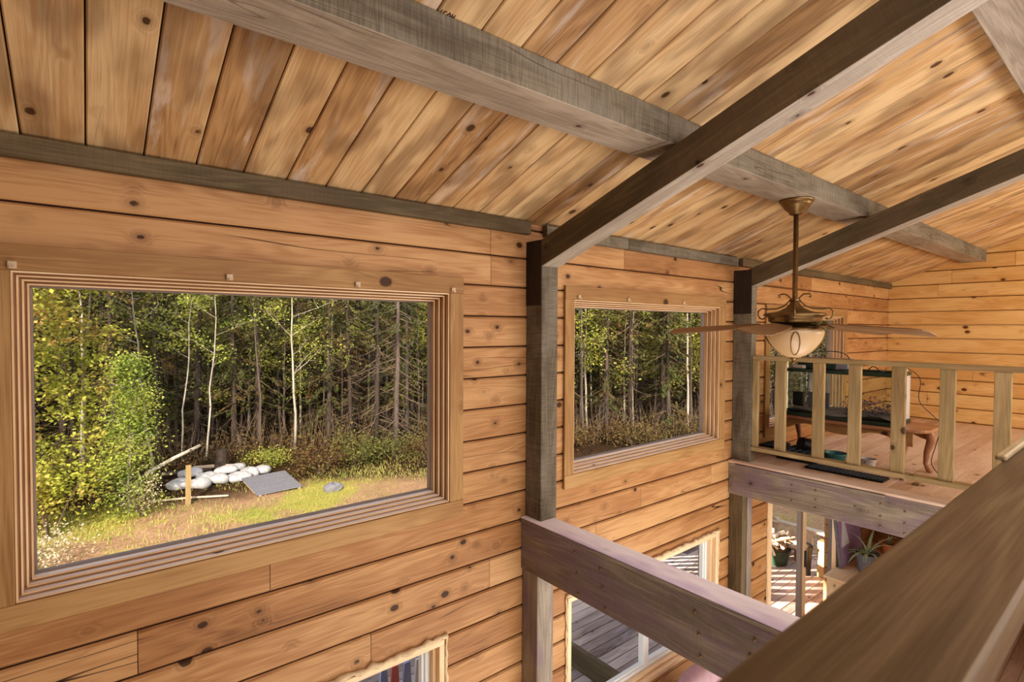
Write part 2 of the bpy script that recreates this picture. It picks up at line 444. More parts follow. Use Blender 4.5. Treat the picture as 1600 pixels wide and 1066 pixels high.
# eave trims
mb = MB(); mb.box((LX, D-.045, 4.468), (2.30, D, 4.55), 'x', .003); struct(mb.build('trim_1', M['beam']))
mb = MB(); mb.box((2.44, D-.045, 4.468), (3.30, D, 4.545), 'x', .003, ); mb.box((3.303, D-.045, 4.466), (4.965, D, 4.545), 'x', .003); struct(mb.build('trim_2', M['rough']))
mb = MB(); mb.box((5.05, D-.045, 4.47), (GX, D, 4.545), 'x', .003); struct(mb.build('trim_3', M['beam']))

# ------------------------------------------------------------------ posts, rafters, purlins, beams
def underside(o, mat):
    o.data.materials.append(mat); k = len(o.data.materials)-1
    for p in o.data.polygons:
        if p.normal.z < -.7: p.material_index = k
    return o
def rafter(x0, x1, label):
    L = (D-.0-RY)/math.cos(ang); mb = MB()
    zb = 4.253+TAN*(2.54-D)
    T = Matrix.Translation((0, D, zb)) @ Matrix(((1, 0, 0, 0), (0, -math.cos(ang), math.sin(ang), 0), (0, math.sin(ang), math.cos(ang), 0), (0, 0, 0, 1)))
    h = .175*math.cos(ang)
    # leave a plumb cut at the wall
    t = h*math.tan(ang)
    mb.prism([(0, 0), (L, 0), (L, h), (t, h)], 0, x0, x1, T=T, wax='y')
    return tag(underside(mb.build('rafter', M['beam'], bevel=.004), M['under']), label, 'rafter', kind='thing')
rafter(2.297, 2.447, 'dark stained sloping rafter rising from the post between the two large upper windows')
rafter(4.960, 5.110, 'dark stained sloping rafter behind the ceiling fan, above the loft edge post')
def purlin(x0, x1, yn, label, group=None):
    mb = MB(); yf = yn+.245; zb = roofz(yn)-.15
    mb.prism([(yn, zb), (yf, zb), (yf, roofz(yf)-.002), (yn, roofz(yn)-.002)], 0, x0, x1, wax='x')
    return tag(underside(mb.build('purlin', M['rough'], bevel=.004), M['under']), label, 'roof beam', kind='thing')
purlin(LX, 2.270, 1.59, 'rough sawn grey roof beam segment above the big window, left of the first rafter')
purlin(2.275, 4.955, 1.59, 'rough sawn grey roof beam segment that the ceiling fan hangs from')
purlin(4.960, GX, 1.59, 'short looking grey roof beam segment ending at the far log wall')
purlin(LX, 2.270, .325, 'upper roof beam segment over the viewer, near the first rafter')
purlin(2.275, 4.955, .325, 'rough grey roof beam crossing the top right corner')
purlin(4.960, GX, .325, 'upper roof beam segment over the loft')

def post(x0, x1, y0, lab, low):
    t = thing('post', lab, 'post', ((x0+x1)/2, y0, LOFT+.02), kind='thing')
    mb = MB(); mb.box((x0, y0, LOFT+.02), (x1, D-.001, 4.26), 'z', .004); mb.build('shaft', M['rough'], t)
    mb = MB(); mb.box((x0-.004, y0+.006, 4.0), (x0, D-.002, 4.42), 'z', .001); o = mb.build('side_plate', M['black_wood'], t); o['label'] = 'nearly black side plate'
    return t
M['black_wood'] = wood('black_stain', (66, 52, 42), (48, 38, 30), (30, 24, 20), knots=.2, var=.1)
post(2.297, 2.439, 2.545, 'upper timber post with a long check crack, between the two large upper windows', 0)
post(4.960, 5.050, 2.512, 'upper timber post at the left end of the loft railing', 0)
def lowpost(x0, x1, y0, lab):
    mb = MB(); mb.box((x0, y0, -.02), (x1, D-.001, 2.245), 'z', .004)
    return tag(mb.build('post', M['daylight_tint'], None), lab, 'post', kind='thing')
lowpost(2.272, 2.415, 2.543, 'lower purplish brown post under the nearer crossing beam')
t = thing('post', 'lower dark double post under the loft edge beam', 'post', (4.99, 2.55, 0), kind='thing')
mb = MB(); mb.box((4.93, 2.56, -.02), (5.0, D-.001, 2.245), 'z', .003); mb.build('outer_plank', M['beam'], t)
mb = MB(); mb.box((5.003, 2.545, -.02), (5.09, D-.001, 2.245), 'z', .003); mb.build('inner_plank', M['daylight_tint'], t)

# crossing floor beams
def crossbeam(x0, x1, zb, zt, lab, lip, bolts, y0=.12):
    t = thing('floor_beam', lab, 'beam', ((x0+x1)/2, D, zb), kind='thing')
    mb = MB(); mb.box((x0, y0, zb), (x1, D-.001, zt-.002), 'y', .004); mb.build('timber', M['daylight_tint'], t)
    for (y, z) in bolts:
        b = MB(); T = Matrix.Translation((x0-.001, y, z)) @ Matrix.Rotation(-PI/2, 4, 'Y')
        b.lathe([(0, .006), (.005, .0055), (.008, .002), (.008, 0), (0, 0)], 10)
        b.v = [tuple(T @ Vector(v)) for v in b.v]
        b.build('bolt_head', M['bronze'], t, smooth=True)
    if lip: lip(t)
    return t
bl1 = [(2.2, 2.52), (2.18, 2.40), (2.17, 2.28), (2.0, 2.49), (1.98, 2.39), (1.96, 2.28), (1.40, 2.50), (1.38, 2.40), (1.37, 2.30), (1.13, 2.42), (1.12, 2.31), (1.11, 2.50)]
def lip1(t):
    mb = MB(); mb.box((2.250, .12, 2.566), (2.262, D-.005, 2.586), 'y', .003); mb.build('edge_strip', M['daylight_tint'], t)
    mb = MB(); mb.box((2.252, .12, 2.5875), (2.420, D-.003, 2.594), 'y', .002); mb.build('top_face', M['pale'], t)  # second piece is an added thin layer, coloured as a sky-lit top
crossbeam(2.262, 2.420, 2.245, 2.587, 'heavy purplish timber beam spanning from the wall across the open well, nearer one', lip1, bl1)
bl2 = [(2.1, 2.46), (2.1, 2.40), (2.1, 2.32), (1.9, 2.46), (1.9, 2.38), (1.9, 2.31), (1.42, 2.47), (1.42, 2.37), (1.42, 2.29), (1.26, 2.45), (1.26, 2.36), (1.26, 2.28), (1.6, 2.40)]
def lip2(t):
    mb = MB(); mb.box((4.885, 1.385, 2.532), (4.912, 2.62, 2.548), 'y', .002); mb.build('edge_strip', M['daylight_tint'], t)
    mb = MB(); mb.box((4.895, .12, 2.55), (5.07, D-.001, 2.575), 'y', .005); mb.build('top_face', M['loft'], t)
crossbeam(4.912, 5.07, 2.245, 2.55, 'heavy purple tinted timber beam carrying the loft floor edge and its railing', lip2, bl2)

# loft floor
mb = MB()
for i in range(20): mb.box((5.07, BY+.0+i*.14*2.3, LOFT-.03), (GX, BY+(i+1)*.14*2.3-.003, LOFT), 'x', .002) if False else None
y = D
while y > BY+.1:
    mb.box((5.072, y-.138, LOFT-.03), (GX-.001, y, LOFT), 'x', .0025); y -= .14
mb.box((5.10, BY, LOFT-.28), (GX-.001, D-.002, LOFT-.031), 'x')
struct(mb.build('floor_loft', M['loft']))
# near loft (under the camera), its edge lies below the near railing
mb = MB(); mb.box((LX, BY, LOFT-.28), (5.06, .10, LOFT), 'x'); struct(mb.build('floor_near_loft', M['loft']))

# ------------------------------------------------------------------ loft railing
t = thing('loft_railing', 'greenish tan wooden railing with square balusters along the loft edge', 'railing', (5.02, 1.3, LOFT))
mb = MB(); mb.box((4.975, .14, 3.56), (5.065, 2.51, 3.6), 'y', .003); mb.build('top_rail', M['rail'], t)
mb = MB(); mb.box((4.965, .14, 2.688), (5.065, 2.51, 2.725), 'y', .003); mb.build('bottom_rail', M['rail'], t)
for y in (2.485, 2.25, 1.925, 1.645, 1.34, 1.035, .73, .43, .2):
    w = .028 if y == 2.485 else .046
    mb = MB(); mb.box((4.982, y-w, 2.725), (5.022, y+w, 3.56), 'z', .003); mb.build('baluster', M['rail'], t)
# near guard rail
t = thing('guard_railing', 'broad brown guard rail cap close in front of the viewer, out of focus', 'railing', (2, .14, LOFT))
mb = MB(); mb.box((-1.5, .084, 3.562), (4.96, .2, 3.60), 'x', .004); mb.build('top_rail', M['cap'], t)
mb = MB(); mb.box((1.36, .192, 3.60), (4.9, .208, 3.612), 'x', .003); mb.build('edge_strip', M['rail'], t)
mb = MB(); mb.box((-1.5, .1, 2.66), (4.96, .18, 2.7), 'x', .004); mb.build('bottom_rail', M['rail'], t)
for i in range(8):
    x = -1.0+i*.8
    mb = MB(); mb.box((x-.045, .105, 2.7), (x+.045, .145, 3.562), 'z', .003); mb.build('baluster', M['rail'], t)

# ------------------------------------------------------------------ windows
def rectframe(mb, x0, x1, z0, z1, w, y0, y1, bev=.0015, sill=0):
    mb.box((x0, y0, z1-w), (x1, y1, z1), 'x', bev); mb.box((x0, y0, z0), (x1, y1, z0+w-(.0012 if sill else 0)), 'x', bev)
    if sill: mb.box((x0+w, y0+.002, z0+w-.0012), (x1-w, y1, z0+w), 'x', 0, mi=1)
    mb.box((x0, y0, z0+w), (x0+w, y1, z1-w), 'z', bev); mb.box((x1-w, y0, z0+w), (x1, y1, z1-w), 'z', bev)
def upper_window(idx, x0, x1, z0, z1, lab, cw=.095, cb=.095, clips=()):
    t = thing('window_%d' % idx, lab, 'window', ((x0+x1)/2, D, z0)); t['kind'] = 'structure'
    ct = MB(); ct.box((x0-cw, D-.022, z1), (x1+cw, D-.0005, z1+.097), 'x', .002)
    ct.build('head_casing', M['casing'], t)
    for xa, xb in ((x0-cw, x0), (x1, x1+cw)):
        c = MB(); c.box((xa, D-.02, z0), (xb, D-.0005, z1), 'z', .002); c.build('side_casing', M['casing'], t)
    c = MB(); c.box((x0-cw, D-.022, z0-cb), (x1+cw, D-.0005, z0), 'x', .002); c.build('sill_casing', M['casing'], t)
    steps = [(.0, .008, -.012, .022), (.0, .021, .022, .055), (.0, .034, .055, .09), (.0, .047, .09, .128)]
    for k, (a, w, ya, yb) in enumerate(steps):
        f = MB(); rectframe(f, x0, x1, z0, z1, w, D+ya+.004, D+yb, .0, sill=1); jb = f.build('stepped_jamb', [M['reveal'], M['sill_lit']], t)
        f = MB(); rectframe(f, x0+w-.0065, x1-w+.0065, z0+w-.0065, z1-w+.0065, .0067, D+ya-.001, D+ya+.005, .0008); f.build('jamb_edge', M['jamb'], jb)
    f = MB(); rectframe(f, x0, x1, z0, z1, .054, D+.128, D+.16, .002); s = f.build('sash', M['slate'] if False else M['sashgrey'], t)
    g = MB(); g.box((x0+.05, D+.138, z0+.05), (x1-.05, D+.144, z1-.05), 'x'); g.build('glass_pane', M['glass'], s)
    for cx in clips:
        c = MB(); c.box((cx-.013, D-.036, z1+.004), (cx+.013, D-.02, z1+.032), 'x', .002); c.box((cx-.008, D-.05, z1+.004), (cx+.008, D-.034, z1+.012), 'x', .002)
        c.build('clip', M['clip'], t)
    n = int((x1-x0)/.55)
    for q in range(n):
        c = MB(); px = x0+.22+q*(x1-x0-.4)/max(1, n-1)
        c.lathe([(0, 0), (.008, 0), (.008, .004), (0, .004)], 10, (px, D+.07, z1-.0335)); c.build('plug', M['knotdark'], t)
    for q in (.25, .8):
        c = MB(); T = Matrix.Translation((x1-.0335, D+.07, z0+(z1-z0)*q)) @ Matrix.Rotation(PI/2, 4, 'Y')
        c.lathe([(0, 0), (.007, 0), (.007, .004), (0, .004)], 10); c.v = [tuple(T @ Vector(v)) for v in c.v]; c.build('plug', M['knotdark'], t)
    return t
M['sashgrey'] = plain('grey_sash', (150, 134, 124), .4)
M['knotdark'] = plain('dark_plug', (84, 50, 30), .7)
upper_window(1, -.21, 1.69, 2.81, 4.056, 'large wood framed picture window nearest the viewer, looking onto lawn and trees', clips=(-.202, .515, 1.117, 1.705))
upper_window(2, 2.735, 4.70, 2.80, 4.057, 'wood framed picture window between the two upper posts, full of tree trunks', .092, clips=(2.77, 3.324, 4.072))
upper_window(3, 5.70, 7.74, 2.80, 4.02, 'wood framed window in the loft behind the fan and aquarium')

def lower_window(idx, x0, x1, z0, z1, lab, mull, foam=True):
    t = thing('window_%d' % idx, lab, 'window', ((x0+x1)/2, D, z0)); t['kind'] = 'structure'
    f = MB(); rectframe(f, x0, x1, z0, z1, .035, D-.012, D+.03, .002); f.build('outer_jamb', M['jamb'], t)
    f = MB(); rectframe(f, x0+.0, x1-.0, z0, z1, .055, D+.03, D+.07, .002); f.build('stepped_jamb', M['jamb'], t)
    f = MB(); rectframe(f, x0+.03, x1-.03, z0+.03, z1-.03, .055, D+.07, D+.14, .004)
    for mx in mull: f.box((mx-.035, D+.075, z0+.08), (mx+.035, D+.135, z1-.08), 'z', .004)
    rectframe(f, x0+.08, x1-.08, z0+.08, z1-.08, .022, D+.085, D+.125, .003)
    s = f.build('sash', M['white'], t); s['label'] = 'white vinyl sash'
    g = MB(); g.box((x0+.09, D+.1, z0+.09), (x1-.09, D+.105, z1-.09), 'x'); g.build('glass_pane', M['glass'], s)
    if foam:
        fm = MB(); rr = random.Random(idx)
        pts = [(x0-.02+i*(x1-x0+.04)/60, D-.008+rr.uniform(-.004, .004), z1+.012+rr.uniform(-.008, .008)) for i in range(61)]
        fm.tube(pts, [.013+rr.uniform(-.004, .007) for _ in pts], 8)
        pts = [(x1+.012+rr.uniform(-.006, .006), D-.006, z1+.01-i*(z1-z0)/30) for i in range(31)]
        fm.tube(pts, [.009+rr.uniform(-.003, .006) for _ in pts], 8)
        if idx == 5:
            pts = [(x0-.012+rr.uniform(-.006, .006), D-.006, z1+.01-i*(z1-z0)/30) for i in range(31)]
            fm.tube(pts, [.008+rr.uniform(-.003, .005) for _ in pts], 8)
        o = fm.build('foam_bead', M['foam'], t, smooth=True); o['label'] = 'lumpy cream expanding foam'
    return t
lower_window(4, -.35, 1.66, .92, 1.99, 'lower window with lumpy cream foam round its frame, under the big window', (.6,))
lower_window(5, 2.70, 4.72, .88, 1.90, 'lower white sash window looking onto the weathered deck', (3.735,))
# sliding door
t = thing('door_1', 'bronze framed sliding glass door onto the sunny deck', 'door', (6.8, D, -.02)); t['kind'] = 'structure'
x0, x1, z0, z1 = 5.80, 7.80, -.02, 2.05
f = MB(); f.box((x0-.05, D-.015, z0), (x0+.02, D+.06, z1), 'z', .002); f.box((x1-.24, D-.03, z0), (x1-.03, D+.02, z1), 'z', .003)
f.box((x1-.03, D-.015, z0), (x1+.06, D+.06, z1), 'z', .002); f.box((x0, D-.015, z1-.03), (x1, D+.06, z1+.03), 'x', .002)
f.build('door_casing', M['jamb'], t)
f = MB(); rectframe(f, x0+.02, x1-.02, z0, z1-.03, .05, D+.06, D+.13, .003); f.box((6.70, D+.06, z0+.05), (6.78, D+.10, z1-.08), 'z', .003)
f.build('door_frame', M['doorgrey'] if 'doorgrey' in M else M['sashgrey'], t)
f = MB(); f.box((6.79, D+.055, z0+.05), (6.87, D+.095, z1-.08), 'z', .003); p = f.build('sliding_stile', M['jamb'], t)
h = MB(); h.box((6.815, D+.035, .95), (6.84, D+.056, 1.15), 'z', .004); h.build('handle', M['black'], p)
g = MB(); g.box((x0+.06, D+.11, z0+.05), (x1-.06, D+.115, z1-.08), 'x'); g.build('glass_pane', M['glass'], t)
fm = MB(); rr = random.Random(3)
pts = [(x0-.065+rr.uniform(-.005, .005), D-.006, z0+i*2.05/30) for i in range(31)]; fm.tube(pts, [.01+rr.uniform(-.003, .004) for _ in pts], 8)
pts = [(x1+.075+rr.uniform(-.005, .005), D-.006, z0+i*2.05/30) for i in range(31)]; fm.tube(pts, [.01+rr.uniform(-.003, .004) for _ in pts], 8)
fm.build('foam_bead', M['foam'], t, smooth=True)

# ------------------------------------------------------------------ ceiling fan
FX, FY = 4.0, 1.712
t = thing('ceiling_fan', 'antique brass ceiling fan with five wooden blades and a pale glass bowl light', 'ceiling fan', (FX, FY, 4.78), ws=True)
c = (FX, FY, 0)
mb = MB(); mb.lathe([(0, 4.784), (.112, 4.784), (.116, 4.772), (.108, 4.762), (.098, 4.758), (.1, 4.748), (.088, 4.738), (.075, 4.715), (.05, 4.695), (.046, 4.68), (.03, 4.672), (.0, 4.672)], 40, c)
mb.build('canopy', M['bronze'], t, smooth=True)
mb = MB(); mb.lathe([(.0, 4.68), (.017, 4.68), (.017, 4.08), (.03, 4.07), (.03, 4.05), (.0, 4.05)], 20, c); mb.build('down_rod', M['bronze'], t, smooth=True)
mb = MB(); mb.lathe([(0, 4.065), (.022, 4.06), (.03, 4.045), (.036, 4.03), (.06, 4.005), (.1, 3.985), (.135, 3.975), (.17, 3.972), (.2, 3.966), (.206, 3.956), (.2, 3.948), (.178, 3.94), (.172, 3.93), (.172, 3.912), (.16, 3.9), (.13, 3.895), (.09, 3.89), (.085, 3.87), (0, 3.87)], 48, c)
mb.build('motor_housing', M['bronze'], t, smooth=True)
for a in (-1.168, PI-1.168, PI/2-1.168, -PI/2-1.168):
    pr = [(.02, 4.05), (.03, 4.08), (.055, 4.105), (.085, 4.108), (.105, 4.098), (.1, 4.085), (.09, 4.088)]
    pr2 = [(.022, 4.075), (.04, 4.05), (.07, 4.02), (.115, 4.002), (.17, 3.998), (.215, 4.004), (.238, 3.985), (.24, 3.955), (.225, 3.93), (.205, 3.925), (.195, 3.935)]
    mb = MB()
    for q in (pr, pr2):
        mb.tube([(FX+r*math.cos(a), FY+r*math.sin(a), z) for r, z in q], .0055, 8)
    mb.build('scroll_arm', M['bronze'], t, smooth=True)
cam_r = math.atan2(-.6274, .7787)      # heading of picture-right in the room plan
for ia, a in enumerate((62, 134, 206, 278, 350)):
    th = cam_r-math.radians(a)
    T = Matrix.Translation((FX, FY, 3.893)) @ Matrix.Rotation(th, 4, 'Z') @ Matrix.Rotation(math.radians(4.4), 4, 'Y') @ Matrix.Rotation(math.radians(-12), 4, 'X')
    br = MB(); br.box((.1, -.02, -.004), (.24, .02, .004), 'x', .002, T=T); br.box((.2, -.055, -.01), (.27, .055, -.003), 'x', .002, T=T)
    bo = br.build('blade_bracket', M['bronze'], t)
    out = [(.22, -.05), (.28, -.066), (.5, -.088), (.80, -.105), (.845, -.09), (.862, -.04), (.862, .04), (.845, .09), (.80, .105), (.5, .088), (.28, .066), (.22, .05)]
    bl = MB(); bl.prism(out, 2, 0, .007, T=T, wax='x')
    bl.build('blade', M['blade'], t, bevel=.002)
mb = MB(); mb.lathe([(0, 3.87), (.15, 3.87), (.17, 3.862), (.178, 3.85), (.17, 3.842), (0, 3.842)], 40, c); mb.build('light_ring', M['bronze'], t, smooth=True)
prof = [(.185, 3.848), (.192, 3.838), (.19, 3.82), (.182, 3.79), (.165, 3.755), (.14, 3.72), (.11, 3.69), (.075, 3.665), (.04, 3.65), (.0, 3.645)]
mb = MB(); mb.lathe(prof, 48, c); bw = mb.build('glass_bowl', M['lampglass'], t, smooth=True)
for k in range(4):
    a0 = math.atan2(-FY, -FX)+.05+k*PI/2
    mb = MB(); pts = []
    def rz_(z):
        for (r1, z1_), (r2, z2_) in zip(prof[:-1], prof[1:]):
            if z2_ <= z <= z1_: return r2+(r1-r2)*(z-z2_)/(z1_-z2_)
        return .19
    for i in range(25):
        u = 2*PI*i/24; z = 3.752+.082*math.cos(u); r = rz_(z)+.003; a = a0+math.sin(u)*.028/max(r, .03)
        pts.append((FX+r*math.cos(a), FY+r*math.sin(a), z))
    mb.tube(pts, .0035, 6); mb.build('oval_trim', M['bronze'], bw, smooth=True)
mb = MB(); mb.lathe([(0, 3.655), (.03, 3.655), (.034, 3.645), (.02, 3.635), (.012, 3.625), (.014, 3.615), (.008, 3.606), (0, 3.603)], 20, c); mb.build('finial', M['bronze'], t, smooth=True)

# ------------------------------------------------------------------ aquarium on a coffee table, loft
t = thing('coffee_table', 'reddish oak coffee table with scalloped apron and curved legs, under the aquarium', 'table', (5.72, 1.92, LOFT))
out = []
for i in range(48):
    a = 2*PI*i/48; ca, sa = math.cos(a), math.sin(a)
    out.append((5.72+.30*math.copysign(abs(ca)**.45, ca), 1.92+.66*math.copysign(abs(sa)**.6, sa)))
mb = MB(); mb.prism(out, 2, 2.972, 3.0, wax='y'); mb.build('tabletop', M['table'], t, bevel=.006)
for xx in (5.47, 5.95):
    pl = [(1.36, 2.972)]
    for i in range(41):
        y = 1.36+i*1.12/40; s = abs((i/40)-.5)*2
        pl.append((y, 2.90-.045*math.cos(i/40*PI*4)*(.5+s*.5)))
    pl.append((2.48, 2.972))
    mb = MB(); mb.prism(pl, 0, xx, xx+.018, wax='y'); mb.build('apron', M['casing'], t)
for xx in (5.50, 5.94):
    for yy in ((1.45, 2.47) if xx < 5.7 else (1.37, 2.47)):
        sx = -1 if xx < 5.7 else 1; sy = -1 if yy < 1.9 else 1
        mb = MB(); mb.tube([(xx, yy, 2.975), (xx+.012*sx, yy+.018*sy, 2.90), (xx+.018*sx, yy+.024*sy, 2.84), (xx+.0*sx, yy+.0*sy, 2.74), (xx-.004*sx, yy-.006*sy, 2.64), (xx+.01*sx, yy+.014*sy, 2.585), (xx+.02*sx, yy+.028*sy, 2.562)],
                           [.03, .036, .034, .024, .018, .024, .02], 12)
        mb.build('leg', M['table'], t, smooth=True)
t = thing('aquarium', 'glass aquarium with dark green rims standing on the coffee table behind the railing', 'aquarium', (5.7, 1.92, 3.001))
ax0, ax1, ay0, ay1 = 5.47, 5.93, 1.50, 2.42
def rimbox(mb, z0, z1, o=.006):
    w = .022
    mb.box((ax0-o, ay0-o, z0), (ax1+o, ay0+w, z1), 'x', .002); mb.box((ax0-o, ay1-w, z0), (ax1+o, ay1+o, z1), 'x', .002)
    mb.box((ax0-o, ay0+w, z0), (ax0+w, ay1-w, z1), 'y', .002); mb.box((ax1-w, ay0+w, z0), (ax1+o, ay1-w, z1), 'y', .002)
mb = MB(); rimbox(mb, 3.001, 3.036); mb.build('bottom_rim', M['green_dark'], t)
mb = MB(); rimbox(mb, 3.435, 3.465); mb.box((ax0+.02, 1.93, 3.44), (ax1-.02, 1.97, 3.462), 'x', .002); mb.build('top_rim', M['green_dark'], t)
for (a, b) in (((ax0, ay0, 3.03), (ax0+.006, ay1, 3.44)), ((ax1-.006, ay0, 3.03), (ax1, ay1, 3.44)), ((ax0, ay0, 3.03), (ax1, ay0+.006, 3.44)), ((ax0, ay1-.006, 3.03), (ax1, ay1, 3.44))):
    mb = MB(); mb.box(a, b, 'x'); mb.build('glass_side', M['hazeglass'] if a[1] == ay0 and b[1] < ay1 else M['tankglass'], t)
mb = MB(); n = 22; V = []; F = []
for i in range(n+1):
    for j in range(n+1):
        V.append((ax0+.008+(ax1-ax0-.016)*i/n, ay0+.008+(ay1-ay0-.016)*j/n, 3.055+.02*math.sin(i*.7+j*.4)+R.uniform(-.005, .005)))
for i in range(n):
    for j in range(n): F.append((i*(n+1)+j, (i+1)*(n+1)+j, (i+1)*(n+1)+j+1, i*(n+1)+j+1))
mb.add(V, F, V, .5); mb.build('gravel_bed', M['gravel'], t, smooth=True)
mb = MB()
for i in range(420):
    x, y = R.uniform(ax0+.03, ax1-.05), R.uniform(1.55, 1.95)
    h = R.uniform(.05, .2); p = Vector((x, y, 3.06+h*R.random())); u = Vector((R.uniform(-1, 1), R.uniform(-1, 1), R.uniform(-.3, 1))).normalized()
    mb.quadcard(p, u*.016, u.orthogonal()*.005, R.random())
M['weed'] = leafmat('weed', (150, 130, 150), (110, 110, 120), (90, 110, 80), .3)
o = mb.build('water_weed', M['weed'], t, recalc=False); o['kind'] = 'stuff'
def wire(name, pts, r, mat, label, cat='cable', par=None):
    # smooth path through the points
    P = [Vector(p) for p in pts]; out = []
    for i in range(len(P)-1):
        p0 = P[max(i-1, 0)]; p1 = P[i]; p2 = P[i+1]; p3 = P[min(i+2, len(P)-1)]
        for k in range(6):
            s = k/6; out.append(.5*((2*p1)+(p2-p0)*s+(2*p0-5*p1+4*p2-p3)*s*s+(3*p1-p0-3*p2+p3)*s**3))
    out.append(P[-1])
    mb = MB(); mb.tube(out, r, 6); o = mb.build(name, mat, par, smooth=True)
    if par is None: tag(o, label, cat)
    return o
t = thing('aquarium_lamp', 'dark green aquarium lamp box with a pale end, lying on top of the tank', 'lamp', (5.75, 2.15, 3.467))
mb = MB(); mb.box((5.60, 2.02, 3.467), (5.75, 2.36, 3.56), 'y', .006); mb.build('hood', M['green_dark'], t)
mb = MB(); mb.box((5.598, 1.90, 3.467), (5.752, 2.018, 3.575), 'y', .01); o = mb.build('end_cap', M['steel'], t)
mb = MB(); mb.box((5.61, 2.05, 3.56), (5.74, 2.34, 3.572), 'y', .002); mb.build('lid', M['slate'], t)
wire('lamp_cable', [(5.68, 2.34, 3.578), (5.62, 2.2, 3.63), (5.6, 2.0, 3.64), (5.58, 1.9, 3.60), (5.56, 1.86, 3.50), (5.56, 1.84, 3.475)], .004, M['black'], 'black cord looping over the aquarium lamp')
wire('air_tube', [(5.5, 1.88, 3.478), (5.52, 1.8, 3.52), (5.52, 1.74, 3.475), (5.54, 1.68, 3.52), (5.55, 1.62, 3.475), (5.6, 1.6, 3.50)], .004, M['black'], 'tangled black tube on the aquarium rim, nearer end')
wire('air_tube', [(5.5, 2.06, 3.475), (5.45, 2.05, 3.40), (5.452, 2.06, 3.25), (5.455, 2.04, 3.17)], .005, M['black'], 'black tube hanging down the front glass of the aquarium')
wire('power_cable', [(5.6, 1.56, 3.475), (5.75, 1.53, 3.52), (5.9, 1.46, 3.46), (5.95, 1.43, 3.38), (5.95, 1.435, 3.2), (6.0, 1.33, 3.06), (6.035, 1.29, 2.99), (6.0, 1.32, 2.8), (5.92, 1.33, 2.66), (5.9, 1.27, 2.566)], .0035, M['black'], 'thin cord running from the aquarium down past the table to the floor')
mb = MB(); mb.box((5.80, 1.52, 3.467), (5.92, 1.60, 3.50), 'y', .004); tag(mb.build('power_adapter', M['cloth_white']), 'small white adapter box on the near rim of the aquarium', 'adapter')
mb = MB(); mb.box((5.49, 2.26, 3.467), (5.56, 2.36, 3.50), 'y', .006); tag(mb.build('air_pump', M['greycup']), 'pale air pump on the far rim of the aquarium', 'pump')
mb = MB(); mb.box((5.55, 2.28, 3.09), (5.60, 2.38, 3.23), 'z', .006); mb.box((5.56, 2.05, 3.09), (5.58, 2.24, 3.24), 'z', .004, mi=1)
tag(mb.build('tank_filter', [M['black'], M['weed']]), 'dark filter unit with green mat inside the aquarium', 'filter')

def tray(x0, x1, y0, y1, z, h, label, nx=6, ny=4, cell=True):
    t = thing('seedling_tray', label, 'tray', ((x0+x1)/2, (y0+y1)/2, z)); mb = MB()
    w = .004
    mb.box((x0, y0, z), (x1, y0+w, z+h), 'x'); mb.box((x0, y1-w, z), (x1, y1, z+h), 'x'); mb.box((x0, y0, z), (x0+w, y1, z+h), 'y'); mb.box((x1-w, y0, z), (x1, y1, z+h), 'y')
    mb.box((x0, y0, z), (x1, y1, z+.004), 'x'); mb.build('tray_shell', M['black'], t)
    g = MB()
    for i in range(1, nx): g.box((x0+(x1-x0)*i/nx-.004, y0, z+h-.012), (x0+(x1-x0)*i/nx+.004, y1, z+h), 'y')
    for j in range(1, ny): g.box((x0, y0+(y1-y0)*j/ny-.004, z+h-.012), (x1, y0+(y1-y0)*j/ny+.004, z+h-.001), 'x')
    g.build('cell_grid', M['traygrey'], t); return t
M['traygrey'] = plain('tray_grey', (86, 96, 104), .5)
tray(5.50, 5.80, 2.50, 2.68, LOFT, .09, 'black seedling tray against the wall behind the first baluster')
tray(5.40, 5.80, 2.12, 2.46, LOFT, .08, 'black seedling tray leaning out from under the coffee table', 5, 5)
tray(5.22, 5.40, 1.50, 2.12, LOFT, .018, 'flat black mesh tray lying on the floor behind the bottom rail', 4, 22)
# dark rounded pot lying on the tray
mb = MB(); mb.lathe([(0, 0), (.06, 0), (.085, .13), (.09, .135), (.082, .135), (.058, .01), (0, .01)], 24)
T = Matrix.Translation((5.66, 2.34, 2.70)) @ Matrix.Rotation(math.radians(115), 4, 'Y') @ Matrix.Rotation(.5, 4, 'X')
mb.v = [tuple(T @ Vector(v)) for v in mb.v]; tag(mb.build('plant_pot', M['slate2'] if 'slate2' in M else M['black'], smooth=False), 'empty black pot lying tipped on the seedling tray', 'pot')
def bucket(name, x, y, z, r0, r1, h, mat, label, cat='pot', handle=True):
    t = thing(name, label, cat, (x, y, z)); mb = MB()
    mb.lathe([(0, 0), (r0, 0), (r1, h), (r1+.004, h), (r1+.004, h-.015), (r1+.001, h-.018), (r1-.005, h-.01), (r0-.004, .005), (0, .005)], 28, (x, y, z)); mb.build('shell', mat, t, smooth=False)
    if handle: pts = [(x+(r1+.006)*math.cos(a), y+(r1+.006)*math.sin(a)*.4-.0, z+h-.01-.05*math.sin(a)) for a in [PI*i/10 for i in range(11)]]; m2 = MB(); m2.tube(pts, .0025, 6); m2.build('handle', M['slate'], t, smooth=True)
    return t
bucket('plant_pot', 5.66, 2.02, LOFT, .075, .095, .10, M['teal'], 'teal plastic pot on the loft floor behind the third baluster')
bucket('plastic_cup', 5.64, 1.735, LOFT, .05, .062, .10, M['greycup'], 'pale grey plastic cup on the loft floor beside the teal pot', 'cup')
mb = MB(); mb.box((5.36, 1.28, LOFT), (5.42, 1.33, LOFT+.02), 'y', .004); tag(mb.build('wood_offcut', M['rail']), 'small brown wood offcut on the loft floor near the beam edge', 'offcut')
